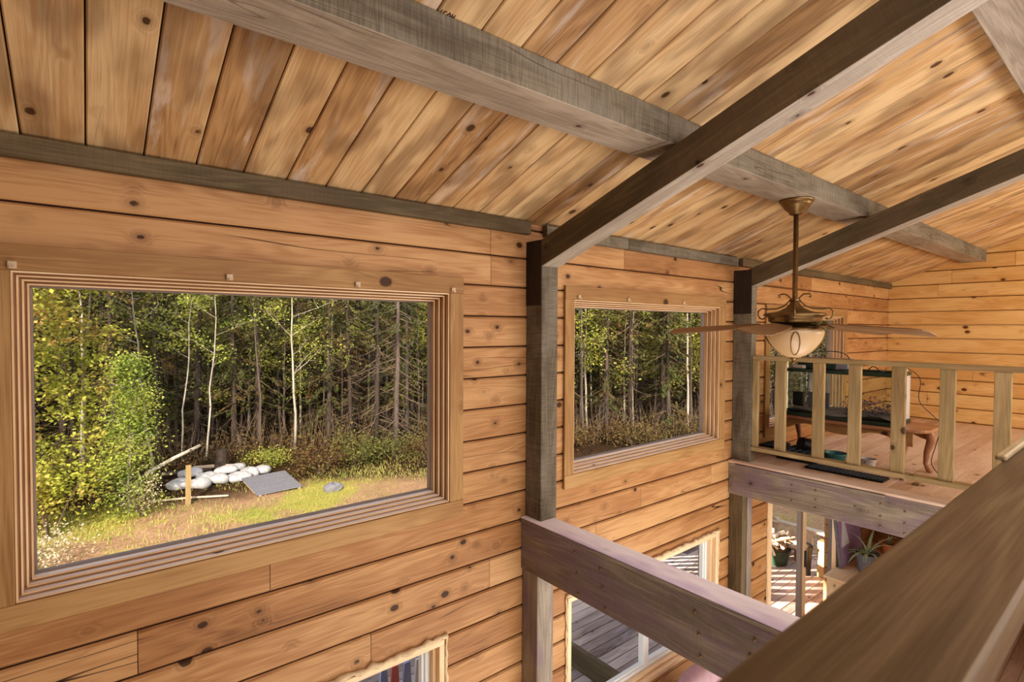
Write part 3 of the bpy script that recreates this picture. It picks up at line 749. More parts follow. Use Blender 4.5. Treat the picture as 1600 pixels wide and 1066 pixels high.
mb = MB(); mb.lathe([(0, 0), (.012, 0), (.012, .07), (0, .07)], 12, (5.45, 1.41, LOFT)); tag(mb.build('dowel_stub', M['greycup'], smooth=False), 'short grey stub standing on the loft floor beside the cup', 'stub')

# pencilled mark on a ceiling board
def stroke(mb, pts):
    for (a, b) in zip(pts[:-1], pts[1:]):
        mb.tube([Tr @ Vector((a[0], a[1], -.0008)), Tr @ Vector((b[0], b[1], -.0008))], .0018, 5)
mb = MB(); sx, sy = .955, (D-1.60)/math.cos(ang)
ch = {'1': [[(0, 1), (.4, 1.2), (.45, 0)]], 'C': [[(.5, .9), (.2, 1), (0, .5), (.2, 0), (.55, .1)]], 'O': [[(.3, 1), (.0, .5), (.3, 0), (.6, .5), (.3, 1)]], 'H': [[(0, 1), (0, 0)], [(0, .5), (.5, .5)], [(.5, 1), (.5, 0)]]}
k = .02; x = sx
for q in '1COH':
    for st in ch[q]: stroke(mb, [(x+px*k, sy+.02-(py)*k) for px, py in st])
    x += k*.85
tag(mb.build('pencil_mark', M['ink']), 'small dark handwritten mark on a ceiling board beside the roof beam', 'marking')

# ------------------------------------------------------------------ lower room
t = thing('armchair', 'pink velour armchair with a rounded back below the lower window', 'armchair', (3.8, 2.1, 0))
mb = MB(); n = 20
def blob(mb, c, s, e=.6, n=18, m=12):
    V = []; F = []
    f = lambda v: math.copysign(abs(v)**e, v)
    for i in range(m+1):
        ph = -PI/2+PI*i/m
        for k in range(n):
            a = 2*PI*k/n; V.append((c[0]+s[0]*f(math.cos(ph))*f(math.cos(a)), c[1]+s[1]*f(math.cos(ph))*f(math.sin(a)), c[2]+s[2]*f(math.sin(ph))))
    for i in range(m):
        for k in range(n): F.append((i*n+k, i*n+(k+1) % n, (i+1)*n+(k+1) % n, (i+1)*n+k))
    mb.add(V, F, V, .5)
blob(mb, (3.85, 2.33, .78), (.34, .12, .36), .75); mb.build('back', M['pink'], t, smooth=True)
mb = MB(); blob(mb, (3.85, 1.95, .38), (.32, .32, .12), .5); mb.build('seat', M['pink'], t, smooth=True)
for s in (-1, 1):
    mb = MB(); blob(mb, (3.85+s*.38, 2.0, .42), (.1, .36, .28), .55); mb.build('armrest', M['pink'], t, smooth=True)
for sx in (-1, 1):
    for sy in (-1, 1):
        mb = MB(); mb.tube([(3.85+sx*.3, 2.02+sy*.28, .3), (3.85+sx*.31, 2.02+sy*.3, -.02)], [.025, .018], 10); mb.build('leg', M['table'], t)
# plant stand, pot with agave, purple chair, terracotta pot
t = thing('plant_shelf', 'low pale wooden plant shelf against the log wall below the loft', 'shelf', (7.9, 2.45, 0))
mb = MB(); mb.box((7.2, 2.2, .74), (8.9, 2.68, .77), 'x', .003); mb.build('shelf_board', M['jamb'], t)
for xx in (7.25, 8.8):
    mb = MB(); mb.box((xx, 2.22, -.02), (xx+.05, 2.66, .74), 'z', .003); mb.build('side_support', M['jamb'], t)
def potplant(x, y, z, r, h, mat, label, nl, ll, seed, col):
    rr = random.Random(seed)
    t = thing('potted_plant', label, 'plant', (x, y, z))
    mb = MB(); mb.lathe([(0, 0), (r*.75, 0), (r, h), (r*1.05, h), (r*1.05, h-.02), (r*.95, h-.025), (r*.9, h-.03), (0, h-.03)], 28, (x, y, z)); mb.build('pot', mat, t, smooth=False)
    mb = MB()
    for i in range(nl):
        a = 2*PI*i/nl+rr.uniform(-.3, .3); el = rr.uniform(.3, 1.4); w = rr.uniform(.014, .022); L = ll*rr.uniform(.7, 1.1)
        pts = []; p = Vector((x, y, z+h-.03)); 
        for k in range(7):
            e = el-k*.22*(1.5-el*.6); pts.append(p.copy()); p += Vector((math.cos(a)*math.cos(e), math.sin(a)*math.cos(e), math.sin(e)))*L/6
        sd = Vector((-math.sin(a), math.cos(a), 0))
        V = []; F = []
        for k, q in enumerate(pts):
            ww = w*(1-(k/6)**2)+.001; V += [tuple(q-sd*ww), tuple(q-Vector((0, 0, ww*.4))), tuple(q+sd*ww)]
        for k in range(6): F += [(3*k, 3*k+1, 3*k+4, 3*k+3), (3*k+1, 3*k+2, 3*k+5, 3*k+4)]
        mb.add(V, F, V, rr.random())
    mb.build('leaves', col, t, smooth=True, recalc=False); return t
M['agave'] = leafmat('agave', (196, 200, 170), (150, 170, 110), (176, 190, 130), .25)
potplant(7.72, 2.36, .77, .13, .25, M['slate'], 'spiky pale green plant in a grey pot on the shelf under the loft', 16, .42, 5, M['agave'])
potplant(8.62, 2.38, .77, .12, .15, M['clay'], 'small plant in a shallow terracotta bowl on the shelf, right of the spiky plant', 10, .14, 8, M['agave'])
t = thing('leaning_picture', 'lilac canvas with a white peaked shape, leaning on the log wall under the loft', 'picture', (7.95, 2.62, .77))
T = Matrix.Translation((7.9, 2.60, .77)) @ Matrix.Rotation(-.12, 4, 'X')
mb = MB(); mb.box((-.33, 0, 0), (.42, .025, .78), 'z', .003, T=T); mb.build('canvas', M['purple'], t)
mb = MB(); mb.prism([(-.26, .25), (.0, .25), (-.13, .66)], 1, -.003, 0, T=T); mb.build('white_shape', M['cloth_white'], t)
mb = MB(); mb.box((-.35, -.004, 0), (-.33, .03, .8), 'z', .002, T=T); mb.box((.42, -.004, 0), (.44, .03, .8), 'z', .002, T=T); mb.box((-.35, -.004, .78), (.44, .03, .8), 'x', .002, T=T); mb.build('picture_frame', M['slate'], t)

# ------------------------------------------------------------------ deck outside
mb = MB(); y = 2.91
while y < 6.3:
    x = 4.69
    mb.box((x, y, -.09), (8.1, y+.135, -.05), 'x', .004); mb.box((8.105, y, -.09), (9.9, y+.135, -.05), 'x', .004); y += .142
mb.box((4.69, 2.91, -.34), (4.73, 6.3, -.052), 'y'); struct(mb.build('floor_deck', M['deck']))
mb = MB(); mb.box((4.62, 2.91, -.30), (4.688, 6.3, -.04), 'y', .004); tag(mb.build('deck_edge_beam', M['beam']), 'long timber edging between the upper and lower deck levels', 'edging', kind='thing')
mb = MB(); y = 2.91
while y < 6.3: mb.box((-1.5, y, -.33), (4.615, y+.135, -.29), 'x', .004); y += .142
struct(mb.build('floor_lower_deck', M['deck']))
def deck_rail(label, p0, p1, n, mat):
    t = thing('deck_railing', label, 'railing', p0); d = Vector(p1)-Vector(p0); L = d.length; a = math.atan2(d.y, d.x)
    T = Matrix.Translation(p0) @ Matrix.Rotation(a, 4, 'Z')
    mb = MB(); mb.box((0, -.07, .92), (L, .07, .96), 'x', .004, T=T); mb.build('top_rail', mat, t)
    mb = MB(); mb.box((0, -.02, .12), (L, .02, .2), 'x', .004, T=T); mb.build('bottom_rail', mat, t)
    for i in range(n+1):
        mb = MB(); q = L*i/n; mb.box((q-.035, -.02, .2), (q+.035, .02, .92), 'z', .002, T=T); mb.build('baluster', mat, t)
    for q in (0, L/2, L):
        mb = MB(); mb.box((q-.045, -.045, 0), (q+.045, .045, 1.0), 'z', .003, T=T); mb.build('post', mat, t)
    return t
deck_rail('weathered low railing just beyond the end of the deck, seen through the sliding door', (10.05, 2.95, -.66), (10.05, 6.2, -.66), 16, M['firewood'])
deck_rail('weathered deck railing along the outer edge of the deck', (4.8, 6.22, -.05), (9.85, 6.22, -.05), 28, M['firewood'])
# grill-like bin and tubs on the deck
def tub(x, y, r, h, mat, label):
    t = thing('garden_tub', label, 'tub', (x, y, -.05)); mb = MB()
    mb.lathe([(0, 0), (r*.8, 0), (r, h), (r*1.06, h), (r*1.06, h-.03), (r*.96, h-.03), (r*.8, .03), (0, .03)], 24, (x, y, -.05)); mb.build('shell', mat, t)
    m2 = MB(); m2.lathe([(0, h-.04), (r*.95, h-.04), (r*.9, h+.02), (0, h+.05)], 24, (x, y, -.05)); m2.build('fill', M['bark'], t); return t
tub(8.98, 4.08, .22, .26, M['green_dark'], 'dark round tub heaped with sticks on the deck, left pane of the door')
tub(8.92, 3.60, .11, .46, M['black'], 'stack of black buckets beside the deck post')
mb = MB(); mb.box((8.98, 3.30, -.05), (9.12, 3.44, .52), 'z', .01); tag(mb.build('deck_bollard', M['rail']), 'squat square timber bollard on the deck seen through the right pane of the door', 'post', kind='thing')
t = thing('firewood_heap', 'loose heap of split sticks piled on the dark tub', 'firewood', (8.98, 4.08, .22)); t['kind'] = 'stuff'
mb = MB(); rr = random.Random(11)
for i in range(26):
    p = Vector((8.98+rr.uniform(-.16, .16), 4.08+rr.uniform(-.16, .16), .25+rr.uniform(0, .16))); d = Vector((rr.uniform(-1, 1), rr.uniform(-1, 1), rr.uniform(-.25, .25))).normalized()*.22
    mb.tube([p-d, p+d], rr.uniform(.012, .026), 6)
mb.build('sticks', M['firewood'], t)
t = thing('deck_table', 'small pale wooden side table on the deck beyond the sliding door', 'table', (9.5, 4.0, -.05))
mb = MB(); mb.box((9.3, 3.85, .12), (9.75, 4.3, .15), 'x', .004); mb.build('tabletop', M['firewood'], t)
for xx in (9.32, 9.68):
    for yy in (3.88, 4.22):
        mb = MB(); mb.box((xx, yy, -.05), (xx+.05, yy+.05, .12), 'z', .002); mb.build('leg', M['firewood'], t)
# folded patio umbrella cloths seen through lower window
t = thing('patio_umbrella', 'folded red, blue and white patio umbrella outside the lower window', 'umbrella', (1.95, 3.9, -.29))
mb = MB(); mb.tube([(1.95, 3.95, -.29), (1.95, 3.95, 1.35)], .02, 10); mb.build('pole', M['steel'], t)
for i, (mt, dx) in enumerate(((M['blue'], -.12), (M['red'], -.03), (M['blue'], .07), (M['cloth_white'], .17), (M['purple'], .28))):
    mb = MB(); mb.prism([(1.95+dx-.1, .1), (1.95+dx+.1, .1), (1.95+dx+.03, 1.12), (1.95+dx-.02, 1.12)], 1, 3.88-i*.015, 3.9-i*.015); mb.build('cloth_fold', mt, t)

# ------------------------------------------------------------------ ground
def gh(x, y):
    d = y + .0*x
    edge = max(0.0, (y-17+max(0, (x-6))*.55))
    base = -.62+.05*math.sin(x*.7+1)*math.sin(y*.5)+.02*math.sin(x*2.1)*math.cos(y*1.7)
    return base + (max(0, edge-14)**1.35)*.22
def ground_mat():
    t = NT('forest_ground'); p = t.n('NewGeometry').outputs['Position']
    n1 = t.noise(p, .35, 4.0, .6, .3); n2 = t.noise(p, 2.2, 4.0, .65); n3 = t.noise(p, 14.0, 3.0, .6)
    sep = t.n('SeparateXYZ', {0: p})
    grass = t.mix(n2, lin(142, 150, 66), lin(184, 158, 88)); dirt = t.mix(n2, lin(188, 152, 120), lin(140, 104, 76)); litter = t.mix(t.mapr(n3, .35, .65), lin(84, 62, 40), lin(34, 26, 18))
    c = t.mix(t.mapr(n1, .40, .52), grass, dirt)
    c = t.mix(t.math('MULTIPLY', t.mapr(n3, .45, .6), .35), c, lin(90, 84, 44))
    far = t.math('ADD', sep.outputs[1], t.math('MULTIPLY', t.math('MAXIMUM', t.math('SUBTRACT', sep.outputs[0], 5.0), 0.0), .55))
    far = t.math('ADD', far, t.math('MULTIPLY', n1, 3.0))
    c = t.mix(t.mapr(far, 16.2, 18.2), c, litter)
    t.bsdf(c, .95, n3, .6, .03, Specular_IOR_Level=.1); return t.m
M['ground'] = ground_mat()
mb = MB(); V = []; F = []; xs = [-45+i*.9 for i in range(150)]; ys = [2.9+i*.75 for i in range(96)]
for yy in ys:
    for xx in xs: V.append((xx, yy, gh(xx, yy)))
nx = len(xs)
for j in range(len(ys)-1):
    for i in range(nx-1): F.append((j*nx+i, j*nx+i+1, (j+1)*nx+i+1, (j+1)*nx+i))
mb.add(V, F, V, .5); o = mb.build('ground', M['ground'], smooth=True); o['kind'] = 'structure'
# grass
M['grass'] = leafmat('grass', (150, 164, 70), (196, 170, 104), (134, 150, 62), .3)
mb = MB(); rr = random.Random(21)
for i in range(24000):
    x = rr.uniform(-2.5, 9.5); y = rr.uniform(9.5, 16.8)
    dens = math.sin(x*.9+2)*math.sin(y*1.3)+.5*math.sin(x*2.3+y*1.9)
    if rr.random() > .55+.45*dens: continue
    h = rr.uniform(.03, .11); z = gh(x, y); a = rr.uniform(0, PI); dx, dy = math.cos(a)*.012, math.sin(a)*.012; lx, ly = rr.uniform(-.04, .04), rr.uniform(-.04, .04)
    o = len(mb.v); mb.v += [(x-dx, y-dy, z-.01), (x+dx, y+dy, z-.01), (x+lx, y+ly, z+h)]; mb.f.append((o, o+1, o+2)); mb.wp += [(0, 0, 0)]*3; mb.r += [rr.random()]*3; mb.mi.append(0)
o = mb.build('grass', M['grass'], recalc=False); tag(o, 'short yellow green grass growing over the lawn outside the big window', 'grass', kind='stuff')

# ------------------------------------------------------------------ trees
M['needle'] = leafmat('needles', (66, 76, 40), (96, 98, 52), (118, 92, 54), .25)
M['needle_lit'] = leafmat('needles_lit', (104, 116, 52), (140, 138, 66), (150, 118, 70), .35)  # brighter copy of the needles, sunlight put into the colour
M['leaf'] = leafmat('young_leaves', (160, 168, 62), (186, 174, 84), (122, 134, 54), .4)
M['lime'] = leafmat('lime_leaves', (150, 166, 62), (182, 180, 86), (112, 132, 50), .35)
M['gold'] = leafmat('gold_leaves', (180, 178, 66), (152, 158, 58), (196, 152, 84), .4)
M['olive'] = leafmat('olive_leaves', (104, 112, 52), (140, 130, 70), (84, 92, 46), .35)
M['brush'] = leafmat('brush', (96, 84, 46), (130, 104, 64), (104, 72, 46), .25)
M['twig'] = plain('twig', (112, 94, 76), .9)
M['bloom'] = leafmat('blossom', (206, 188, 164), (184, 168, 130), (150, 150, 92), .35)
def cards(mb, rr, c, spread, n, size):
    for _ in range(n):
        p = Vector((c[0]+rr.gauss(0, spread[0]), c[1]+rr.gauss(0, spread[1]), c[2]+rr.gauss(0, spread[2])))
        u = Vector((rr.uniform(-1, 1), rr.uniform(-1, 1), rr.uniform(-.6, .6))).normalized(); w = u.cross(Vector((rr.uniform(-1, 1), rr.uniform(-1, 1), 1))).normalized()
        s = size*rr.uniform(.6, 1.3); mb.quadcard(p, u*s, w*s*.7, rr.random())
def conifer(name, h, seed, label, dens=1.0, live_from=.3, mat='needle', rad=1.6, group=None, loc=(0, 0, 0)):
    rr = random.Random(seed); t = thing(name, label, 'tree', loc, group=group, ws=False)
    r0 = .03+h*.007; pts = []; x = y = 0
    for i in range(12):
        pts.append((x, y, h*i/11-.15*(i == 0))); x += rr.uniform(-.05, .05); y += rr.uniform(-.05, .05)
    mb = MB(); mb.tube(pts, [r0*(1-.93*i/11) for i in range(12)], 8); mb.build('trunk', M['bark'], t, smooth=True)
    tw = MB(); cr = MB(); n = int(h*10)
    for i in range(n):
        f = (i+.5)/n*.97+.02; z = h*f; k = f*11; q = pts[min(11, int(k))]
        live = f > live_from
        L = rad*(1-f)**.75*rr.uniform(.6, 1.05)+.15 if live else rr.uniform(.3, 1.1)*rad*.8
        a = rr.uniform(0, 2*PI); dr = -.25-.35*rr.random() if not live or f < .6 else -.1+.3*f
        p0 = Vector((q[0], q[1], z)); d = Vector((math.cos(a), math.sin(a), dr)).normalized()
        p1 = p0+d*L*.55+Vector((0, 0, -.02)); p2 = p0+d*L+Vector((rr.uniform(-.08, .08), rr.uniform(-.08, .08), .06*L))
        tw.tube([p0, p1, p2], [.012+.004*L, .008, .003], 4, caps=False)
        if not live:
            for _ in range(3):
                s = p0+d*L*rr.uniform(.3, .9); e = s+Vector((rr.uniform(-.3, .3), rr.uniform(-.3, .3), rr.uniform(-.25, .1))); tw.tube([s, e], [.005, .002], 3, caps=False)
            if rr.random() < .35: cards(cr, rr, tuple(p2), (.12, .12, .06), 6, .035)
        else:
            m = int(20*dens*L)+8
            for _ in range(m):
                s = rr.uniform(.15, 1.05); c = p0+d*L*s
                sz = rr.uniform(.03, .065); u = (d+Vector((rr.uniform(-.9, .9), rr.uniform(-.9, .9), rr.uniform(-.5, .2)))).normalized(); w = u.cross(Vector((rr.uniform(-.4, .4), rr.uniform(-.4, .4), 1))).normalized()
                c += w*rr.uniform(-.22, .22)*(1.2-s)+Vector((0, 0, rr.uniform(-.08, .04))); cr.quadcard(c, u*sz*1.6, w*sz*.55, rr.random())
    tw.build('branches', M['twig'], t, recalc=False); cr.build('crown', M[mat], t, recalc=False); return t
def leafy(name, h, seed, label, trunk='birch', leaf='leaf', n=2400, size=.05, lean=0.0, r=.06, wide=1.2, low=.3, col=False, group=None, loc=(0, 0, 0), forks=9, cl=(.22, .22, .16)):
    rr = random.Random(seed); t = thing(name, label, 'tree', loc, group=group, ws=False)
    pts = []; x = y = 0
    for i in range(14):
        pts.append(Vector((x, y, h*i/13-.1*(i == 0)))); x += rr.uniform(-.06, .06)+lean/13; y += rr.uniform(-.05, .05)
    mb = MB(); mb.tube(pts, [r*(1-.9*i/13) for i in range(14)], 8); mb.build('trunk', M[trunk], t, smooth=True)
    tw = MB(); cr = MB(); ends = []
    for i in range(forks):
        f = low+(1-low)*(i+.5)/forks; p0 = pts[min(13, int(f*13))]; a = rr.uniform(0, 2*PI)+i*2.4
        L = wide*(1-.6*(f-low)/(1-low))*rr.uniform(.6, 1.1); up = rr.uniform(.3, 1.0)
        p = p0.copy(); ps = [p.copy()]; d = Vector((math.cos(a), math.sin(a), up)).normalized()
        for k in range(4): p = p+d*L/4+Vector((rr.uniform(-.06, .06), rr.uniform(-.06, .06), .02)); ps.append(p.copy())
        tw.tube(ps, [r*.35*(1-f*.5), r*.28*(1-f*.5), r*.2, r*.12, .004], 5, caps=False)
        for k in (2, 3, 4):
            ends.append(ps[k]); e = ps[k]+Vector((rr.uniform(-.35, .35), rr.uniform(-.35, .35), rr.uniform(-.05, .3)))*wide*.6; tw.tube([ps[k], e], [.008, .003], 4, caps=False); ends.append(e)
    if col:   # dense column of foliage down to the ground
        clumps = []
        for _ in range(int(n/75)):
            f = rr.random()**.8; rad = wide*(1.03-f)**(.95 if h < 5 else .55)*(.25+.8*rr.random()); a = rr.uniform(0, 2*PI); q = pts[min(13, int(f*13))]
            clumps.append(Vector((q.x+rad*math.cos(a), q.y+rad*math.sin(a), h*(.03+.97*f))))
            tw.tube([Vector((q.x, q.y, clumps[-1].z-.25*rad)), clumps[-1]], [.008, .003], 3, caps=False)
        for cl_ in clumps: cards(cr, rr, tuple(cl_), (.12+.1*wide, .12+.1*wide, .07+.04*wide), 75, size)
        for i in range(0):
            f = rr.random()**.85; z = h*(.04+.98*f); rad = wide*(1.02-f)**.62*(.3+.7*math.sqrt(rr.random()))*(1+.18*math.sin(z*5+seed)+.15*math.sin(3*z-seed)); a = rr.uniform(0, 2*PI)
            q = pts[min(13, int(f*13))]; p = Vector((q.x+rad*math.cos(a), q.y+rad*math.sin(a), z))
            u = Vector((rr.uniform(-1, 1), rr.uniform(-1, 1), rr.uniform(-.6, .6))).normalized(); w = u.cross(Vector((rr.uniform(-1, 1), rr.uniform(-1, 1), 1))).normalized(); s = size*rr.uniform(.6, 1.3)
            cr.quadcard(p, u*s, w*s*.7, rr.random())
    else:
        for e in ends: cards(cr, rr, tuple(e), cl, max(2, int(n/len(ends))), size)
    tw.build('branches', M[trunk] if trunk == 'birch' else M['twig'], t, recalc=False); cr.build('crown', M[leaf], t, recalc=False); return t
def put(t, x, y, rz=None, s=1.0):
    t.location = (x, y, gh(x, y)-.03); t.rotation_euler = (0, 0, R.uniform(0, 6.28) if rz is None else rz); t.scale = (s,)*3; return t
# named trees near the window
put(leafy('maple_tree', 9.5, 1, 'tall yellow green leafy tree filling the left edge of the big window', 'bark', 'gold', 17000, .045, wide=1.55, col=True, r=.08), -1.35, 15.6, 0)
put(leafy('maple_tree', 9.0, 12, 'golden leafy tree behind the lime sapling, left of the white birch', 'bark', 'gold', 11000, .05, wide=1.3, col=True, r=.07), -.2, 17.4, 0)
put(leafy('young_birch', 3.7, 2, 'bright lime green young birch at the lawn edge left of the sacks', 'birch', 'lime', 9000, .03, wide=.85, col=True, r=.03, forks=12), .75, 15.4, 0)
put(leafy('white_birch', 9.0, 3, 'slender white birch trunk rising behind the lime sapling', 'birch', 'leaf', 500, .04, r=.045, lean=.35, wide=1.0, low=.6), -.05, 18.3, 0)
put(leafy('bare_birch', 7.5, 4, 'thin pale twin of the forked birches behind the white sacks, leaning right', 'birch', 'leaf', 1500, .045, r=.032, lean=.5, wide=1.3, low=.45, cl=(.3, .3, .07)), 2.5, 20.6, 0)
put(leafy('bare_birch', 7.8, 5, 'thin pale forked birch with bright leaves just right of its leaning neighbour', 'birch', 'lime', 1700, .045, r=.036, lean=.35, wide=1.3, low=.4, cl=(.3, .3, .07)), 3.15, 20.2, 0)
put(leafy('spreading_tree', 9.0, 6, 'pale grey tree with wide forked branches in the middle of the big window', 'birch', 'leaf', 2600, .04, r=.05, wide=2.3, low=.3, forks=14, cl=(.35, .35, .2)), 5.9, 19.8, 0)
put(leafy('grey_tree', 8.5, 7, 'grey thin tree with dull olive leaves beside the spreading tree', 'bark', 'olive', 1500, .045, r=.045, wide=1.6, low=.3, forks=12), 4.9, 20.5, 0)
for i, (x, y, lab) in enumerate(((8.35, 18.3, 'thick dark pine trunk with dead lower twigs near the right side of the big window'), (8.85, 17.8, 'thinner pine with pale trunk next to the thick dark pine'), (9.7, 18.6, 'dark spruce at the right edge of the big window'))):
    put(conifer('pine_tree', 12-i*.8, 30+i, lab, 1.0, .38, 'needle', 1.7), x, y)
put(leafy('bare_birch', 6.5, 9, 'bare pale sapling with broken top against the dark trees, right of the lime birch', 'birch', 'olive', 300, .04, r=.045, lean=-.5, wide=.9, low=.6), 1.6, 19.0, 0)
# forest behind: prototypes copied in a loop
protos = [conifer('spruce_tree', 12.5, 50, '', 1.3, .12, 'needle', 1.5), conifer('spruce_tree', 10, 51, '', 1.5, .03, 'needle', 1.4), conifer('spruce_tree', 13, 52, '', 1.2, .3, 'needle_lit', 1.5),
          conifer('pine_tree', 13, 53, '', 1.0, .34, 'needle', 1.4), leafy('forest_birch', 11, 54, '', 'birch', 'olive', 3000, .05, r=.05, wide=1.8, low=.35, forks=14), leafy('forest_maple', 10, 55, '', 'bark', 'leaf', 4200, .05, r=.06, wide=2.0, low=.2, forks=16)]
GL = {0: ('dark spruce standing in the shaded wood behind the lawn', 'shaded spruces of the wood'), 1: ('dense low branched spruce in the wood behind the lawn', 'dense spruces of the wood'), 2: ('sunlit spruce with bare lower trunk in the wood', 'sunlit spruces of the wood'),
      3: ('tall straight bare trunked pine in the wood', 'bare trunked pines of the wood'), 4: ('pale trunked thin birch in the wood', 'pale birches of the wood'), 5: ('leafy yellow green tree in the wood', 'leafy trees of the wood')}
for i, p in enumerate(protos): p['label'], p['group'] = GL[i]
rr = random.Random(77); spots = []
def edge_y(x): return 21.5-max(0, x-6)*.62
tries = 0
while len(spots) < 285 and tries < 20000:
    tries += 1
    x = rr.uniform(-9, 42); e = edge_y(x); y = e+(rr.random()**1.3)*17
    if y < 3.9+.0*x or (x < 13 and y < 18.5): continue
    a = x/max(y, .1)
    if a < -.28 or a > 3.3: continue
    if math.hypot(x, y) < 13.5: continue
    md = .95 if y < e+5 else 1.5
    if any((x-p[0])**2+(y-p[1])**2 < md*md for p in spots): continue
    spots.append((x, y))
used = set()
for (x, y) in spots:
    right = x > 9
    k = rr.choices(range(6), (3, 4, 2, 2, 2.5, 1.8) if not right else (2.4, 2.2, 2.4, 4, 6, 3))[0]
    if k in used: o = dup(protos[k], (0, 0, 0))
    else: o = protos[k]; used.add(k)
    put(o, x, y, rr.uniform(0, 6.28), rr.uniform(.8, 1.15))
    o['group'] = GL[k][1]
for i, p in enumerate(protos):
    if i not in used: put(p, 10+i*2, 30)
# undergrowth
mb = MB(); tw = MB(); ru = random.Random(9)
for i in range(30000):
    x = ru.uniform(-6, 34); e = max(edge_y(x)-2.0, 4.5)
    y = e+ru.random()**1.5*13
    if x < 12 and y < 18.6: continue
    z = gh(x, y)+abs(ru.gauss(0, .28)); u = Vector((ru.uniform(-1, 1), ru.uniform(-1, 1), ru.uniform(-.6, .6))).normalized(); w = u.cross(Vector((ru.uniform(-1, 1), ru.uniform(-1, 1), 1))).normalized(); q = ru.uniform(.03, .07)
    mb.quadcard(Vector((x, y, z)), u*q, w*q*.6, ru.random())
    if i % 9 == 0:
        p = Vector((x, y, gh(x, y)-.05)); tw.tube([p, p+Vector((ru.uniform(-.5, .5), ru.uniform(-.5, .5), ru.uniform(.4, 1.6)))], [.008, .003], 3, caps=False)
ug = mb.build('undergrowth', M['brush'], recalc=False); tag(ug, 'tangled undergrowth of leaves and thin stems on the forest floor', 'undergrowth', kind='stuff')
tw.build('stems', M['twig'], ug, recalc=False)
# shrubs along the edge
def shrub(x, y, r, h, seed, leaf, label, n=1800, size=.03):
    rr = random.Random(seed); t = thing('wild_shrub', label, 'shrub', (0, 0, 0), ws=False); tw = MB(); cr = MB()
    for i in range(14):
        a = rr.uniform(0, 6.28); e = Vector((math.cos(a)*r*rr.uniform(.3, 1), math.sin(a)*r*rr.uniform(.3, 1), h*rr.uniform(.5, 1))); tw.tube([Vector((0, 0, -.05)), e*.5+Vector((0, 0, .1)), e], [.012, .008, .003], 4, caps=False)
        cards(cr, rr, tuple(e*.85), (r*.28, r*.28, h*.22), n//14, size)
    tw.build('stems', M['twig'], t, recalc=False); cr.build('foliage', M[leaf], t, recalc=False); return put(t, x, y)
shrub(-.9, 12.9, .8, .75, 1, 'bloom', 'low blossoming shrub at the left bottom corner of the big window view', 1600, .022)
shrub(1.0, 14.9, .45, 1.0, 2, 'bloom', 'whitish flowering bush at the foot of the lime birch', 900, .022)
shrub(-.6, 14.6, .9, 1.5, 3, 'gold', 'orange tinged bush under the tall yellow green tree', 2600, .035)
shrub(5.6, 16.3, .9, .8, 4, 'brush', 'dull green bush right of the grey board', 1800, .035)
shrub(6.9, 16.6, .9, .9, 5, 'olive', 'dull green bush in front of the thick dark pine', 2000, .035)
shrub(8.2, 16.3, .9, .8, 6, 'olive', 'olive green bush near the right corner of the big window view', 1600, .03)
shrub(9.0, 15.2, 1.0, .8, 7, 'brush', 'brownish bush at the right edge of the lawn', 1600, .03)
shrub(4.6, 18.4, 1.0, .5, 8, 'leaf', 'low sunlit undergrowth bush behind the stump', 1600, .03)
shrub(.2, 16.6, 1.0, 1.3, 9, 'olive', 'dark olive bush between the lime birch and the golden trees', 2200, .035)
for i, (x, y) in enumerate(((14, 14.5), (16.5, 13), (19, 11.5), (12.5, 16.0), (22, 10.0))):
    shrub(x, y, 1.2, .8, 20+i, 'brush', ['bush seen low through the second upper window, beneath the trunks', 'bush in the lower middle of the second upper window', 'bush in the lower right part of the second upper window', 'bush at the lower left corner of the second upper window', 'bush outside the loft window behind the aquarium'][i], 2000, .04)

# ------------------------------------------------------------------ yard objects
rr = random.Random(5)
sk = [(2.0, 16.9, 'leftmost'), (2.45, 16.7, ''), (2.35, 17.7, ''), (2.95, 17.0, ''), (3.25, 17.5, ''), (3.5, 17.0, ''), (3.85, 17.3, ''), (3.6, 18.0, ''), (4.2, 17.4, ''), (2.75, 17.4, '')]
names = ['leftmost white sack at the near left end of the heap', 'white sack second from the left in the front row', 'plump white sack lying high at the back left of the heap', 'front white sack beside the leaning post, middle of the row', 'large white sack in the middle of the heap, slightly higher',
         'front white sack just left of the grey board', 'white sack touching the corner of the grey board', 'rearmost small sack below the tree stump', 'rightmost white sack behind the grey board', 'white sack wedged between front row and back left sack']
for i, ((x, y, _), lb) in enumerate(zip(sk, names)):
    mb = MB(); s = (rr.uniform(.27, .36), rr.uniform(.2, .26), rr.uniform(.11, .15)); blob(mb, (0, 0, 0), s, .8, 16, 10)
    mb.v = [(v[0]*(1+.08*math.sin(v[1]*19+i)), v[1]*(1+.08*math.sin(v[0]*17)), v[2]*(1+.15*math.sin(v[0]*13+v[1]*11))) for v in mb.v]
    t = mb.build('sand_sack', M['sand'], smooth=True); t.location = (x, y, gh(x, y)+.12+(.12 if i in (2, 4) else 0)); t.rotation_euler = (rr.uniform(-.1, .1), rr.uniform(-.1, .1), rr.uniform(-.6, .6)); tag(t, lb, 'sack', 'white sacks heaped at the edge of the wood')
t = thing('board_pallet', 'flat grey weathered board panel tilted on the ground beside the sacks', 'panel', (4.0, 15.8, gh(4, 15.8)))
T = Matrix.Translation((4.05, 15.7, gh(4, 15.7)+.14)) @ Matrix.Rotation(.1, 4, 'Z') @ Matrix.Rotation(.16, 4, 'X')
mb = MB()
for i in range(4): mb.box((-.6, -.62+i*.31, 0), (.6, -.62+i*.31+.3, .035), 'x', .004, T=T)
mb.build('boards', M['slatewood'] if 'slatewood' in M else M['slate'], t)
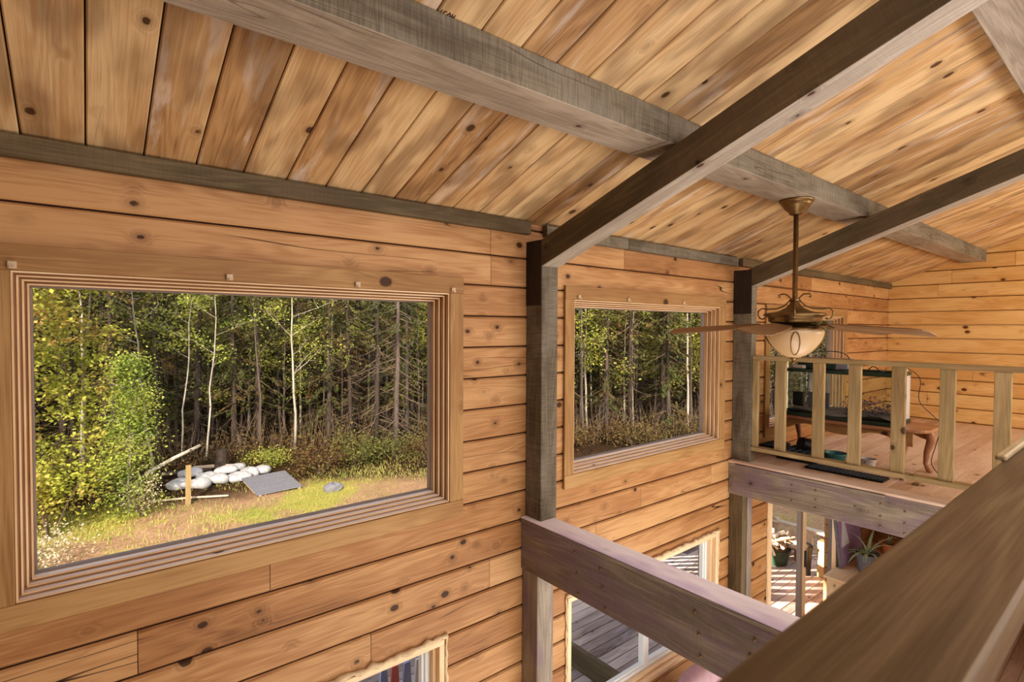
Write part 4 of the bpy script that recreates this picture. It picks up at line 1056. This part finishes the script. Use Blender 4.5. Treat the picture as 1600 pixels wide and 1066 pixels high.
for xx in (-.55, .5):
    mb = MB(); mb.box((xx, -.62, -.09), (xx+.06, .62, -.002), 'y', .003, T=T); mb.build('bearer', M['firewood'], t)
mb = MB(); mb.tube([(0, 0, -.1), (0.01, 0, .35), (.03, .02, .62)], [.24, .17, .16], 14); o = mb.build('tree_stump', M['bark'], smooth=False); o.location = (3.3, 18.6, gh(3.3, 18.6)); tag(o, 'short upright tree stump behind the white sacks', 'stump')
mb = MB(); mb.box((-.05, -.04, -.1), (.05, .04, 1.0), 'z', .004); o = mb.build('timber_stake', M['rail']); o.location = (1.98, 15.3, gh(2, 15.3)); o.rotation_euler = (.02, .01, .3); tag(o, 'square brown timber stake standing in the ground before the sacks', 'stake')
def log_(p, q, r, mat, lab, name='fallen_log'):
    mb = MB(); mb.tube([p, ((p[0]+q[0])/2, (p[1]+q[1])/2, (p[2]+q[2])/2+.03), q], [r, r*.92, r*.75], 10); tag(mb.build(name, mat, smooth=False), lab, 'log')
log_((1.4, 19.0, gh(1.4, 19)+.1), (2.75, 18.6, gh(2.7, 18.6)+.85), .06, M['firewood'], 'pale fallen trunk propped diagonally at the edge of the wood')
log_((1.0, 18.6, gh(1, 18.6)+.08), (3.0, 18.3, gh(3, 18.3)+.1), .08, M['bark'], 'dark fallen log lying flat behind the sacks')
log_((2.6, 18.9, gh(2.6, 18.9)+.1), (3.9, 18.2, gh(3.9, 18.2)+.1), .07, M['firewood'], 'weathered fallen log lying at the foot of the stump')
log_((1.2, 15.9, gh(1.2, 15.9)+.05), (2.9, 15.4, gh(2.9, 15.4)+.05), .03, M['firewood'], 'thin weathered branch lying on the lawn before the stake', 'fallen_branch')
mb = MB(); blob(mb, (0, 0, 0), (.26, .2, .14), .8, 14, 8); mb.v = [(v[0]+rr.uniform(-.02, .02), v[1]+rr.uniform(-.02, .02), v[2]+rr.uniform(-.02, .02)) for v in mb.v]
o = mb.build('boulder', M['slate'], smooth=False); o.location = (5.35, 14.5, gh(5.35, 14.5)+.08); tag(o, 'rough grey boulder on the lawn by the right end of the sill', 'boulder')

# ------------------------------------------------------------------ lights, world, camera
w = bpy.data.worlds.new('World'); SC.world = w; w.use_nodes = True; nt = w.node_tree; nt.nodes.clear()
sky = nt.nodes.new('ShaderNodeTexSky'); sky.sky_type = 'NISHITA'; sky.sun_disc = False; sky.sun_elevation = math.radians(28); sky.sun_rotation = math.radians(-150); sky.air_density = 1.0; sky.dust_density = 1.5
bg = nt.nodes.new('ShaderNodeBackground'); bg.inputs[1].default_value = .5; wo = nt.nodes.new('ShaderNodeOutputWorld')
hs = nt.nodes.new('ShaderNodeHueSaturation'); hs.inputs['Saturation'].default_value = .5; nt.links.new(sky.outputs[0], hs.inputs['Color']); nt.links.new(hs.outputs[0], bg.inputs[0]); nt.links.new(bg.outputs[0], wo.inputs[0])
def sun(d, e, col, ang_):
    l = bpy.data.lights.new('sun', 'SUN'); l.energy = e; l.color = col; l.angle = math.radians(ang_); o = bpy.data.objects.new('sun', l); C.objects.link(o)
    o.rotation_euler = Vector(d).to_track_quat('-Z', 'Y').to_euler(); return o
sun((.45, .78, -.58), 5.2, (1, .88, .70), .8)
def area(name, loc, d, sx, sy, e, col, spread=180):
    l = bpy.data.lights.new(name, 'AREA'); l.shape = 'RECTANGLE'; l.size = sx; l.size_y = sy; l.energy = e; l.color = col; l.spread = math.radians(spread); o = bpy.data.objects.new(name, l); C.objects.link(o)
    o.location = loc; o.rotation_euler = Vector(d).to_track_quat('-Z', 'Y').to_euler(); return o
area('room_fill', (2.0, -2.8, 3.7), (.15, 1, .12), 6, 1.6, 88, (1, .96, .9))  # added fill lamp behind the camera, no fixture in the room
area('sky_fill', (2.6, -.7, 4.75), (.1, .75, -.62), 4.5, .7, 58, (.86, .88, 1))  # unseen cool fill added to imitate sky light on upward faces
area('well_fill', (3.6, .9, .5), (0, .25, 1), 5, 1.4, 100, (1, .95, .9))  # added fill low in the well, brightens ceiling and undersides
area('well_wall_fill', (3.4, -.6, 1.3), (0, 1, .1), 6, 1.6, 60, (1, .95, .88))  # added fill for the lower front wall, not a fixture
area('loft_fill', (7.4, -2.6, 4.0), (.25, 1, .15), 3.5, 1.6, 165, (1, .93, .82))  # added warm fill out of view, brightens the loft
def spot(name, target, d, dist, size, e, col, r=.05):
    l = bpy.data.lights.new(name, 'SPOT'); l.energy = e; l.color = col; l.spot_size = math.radians(size); l.spot_blend = .15; l.shadow_soft_size = r
    o = bpy.data.objects.new(name, l); C.objects.link(o); dv = Vector(d).normalized(); o.location = Vector(target)-dv*dist; o.rotation_euler = dv.to_track_quat('-Z', 'Y').to_euler(); return o
spot('deck_sun_spot', (8.5, 3.6, -.05), (.78, -.63, -.2), 10, 13, 60000, (1, .9, .74), .02)  # added spot lamp standing in for low sun through the railing

cam = bpy.data.cameras.new('camera'); co = bpy.data.objects.new('camera', cam); C.objects.link(co); SC.camera = co
r = Vector((.77865384, -.62743579, .00474722)); u = Vector((.01139048, .02169949, .99969965)); f = Vector((.62735035, .7783659, -.02404318))
co.matrix_world = Matrix(((r.x, u.x, -f.x, 0), (r.y, u.y, -f.y, 0), (r.z, u.z, -f.z, 3.85), (0, 0, 0, 1)))
cam.sensor_width = 36; cam.lens = 830.5/1600*36; cam.clip_start = .02; cam.clip_end = 300
cam.dof.use_dof = True; cam.dof.focus_distance = 4.5; cam.dof.aperture_fstop = 5.6
SC.view_settings.view_transform = 'Standard'; SC.view_settings.look = 'Medium High Contrast'; SC.view_settings.exposure = -0.12
SC.cycles.max_bounces = 8; SC.cycles.transparent_max_bounces = 12; SC.cycles.diffuse_bounces = 4; SC.cycles.caustics_reflective = False; SC.cycles.caustics_refractive = False
try:
    SC.cycles.use_denoising = True; SC.cycles.denoiser = 'OPENIMAGEDENOISE'; SC.cycles.denoising_input_passes = 'RGB_ALBEDO_NORMAL'
except Exception: pass
SC.cycles.sample_clamp_indirect = 6
for o in list(bpy.data.objects):
    if '_ws' in o: del o['_ws']
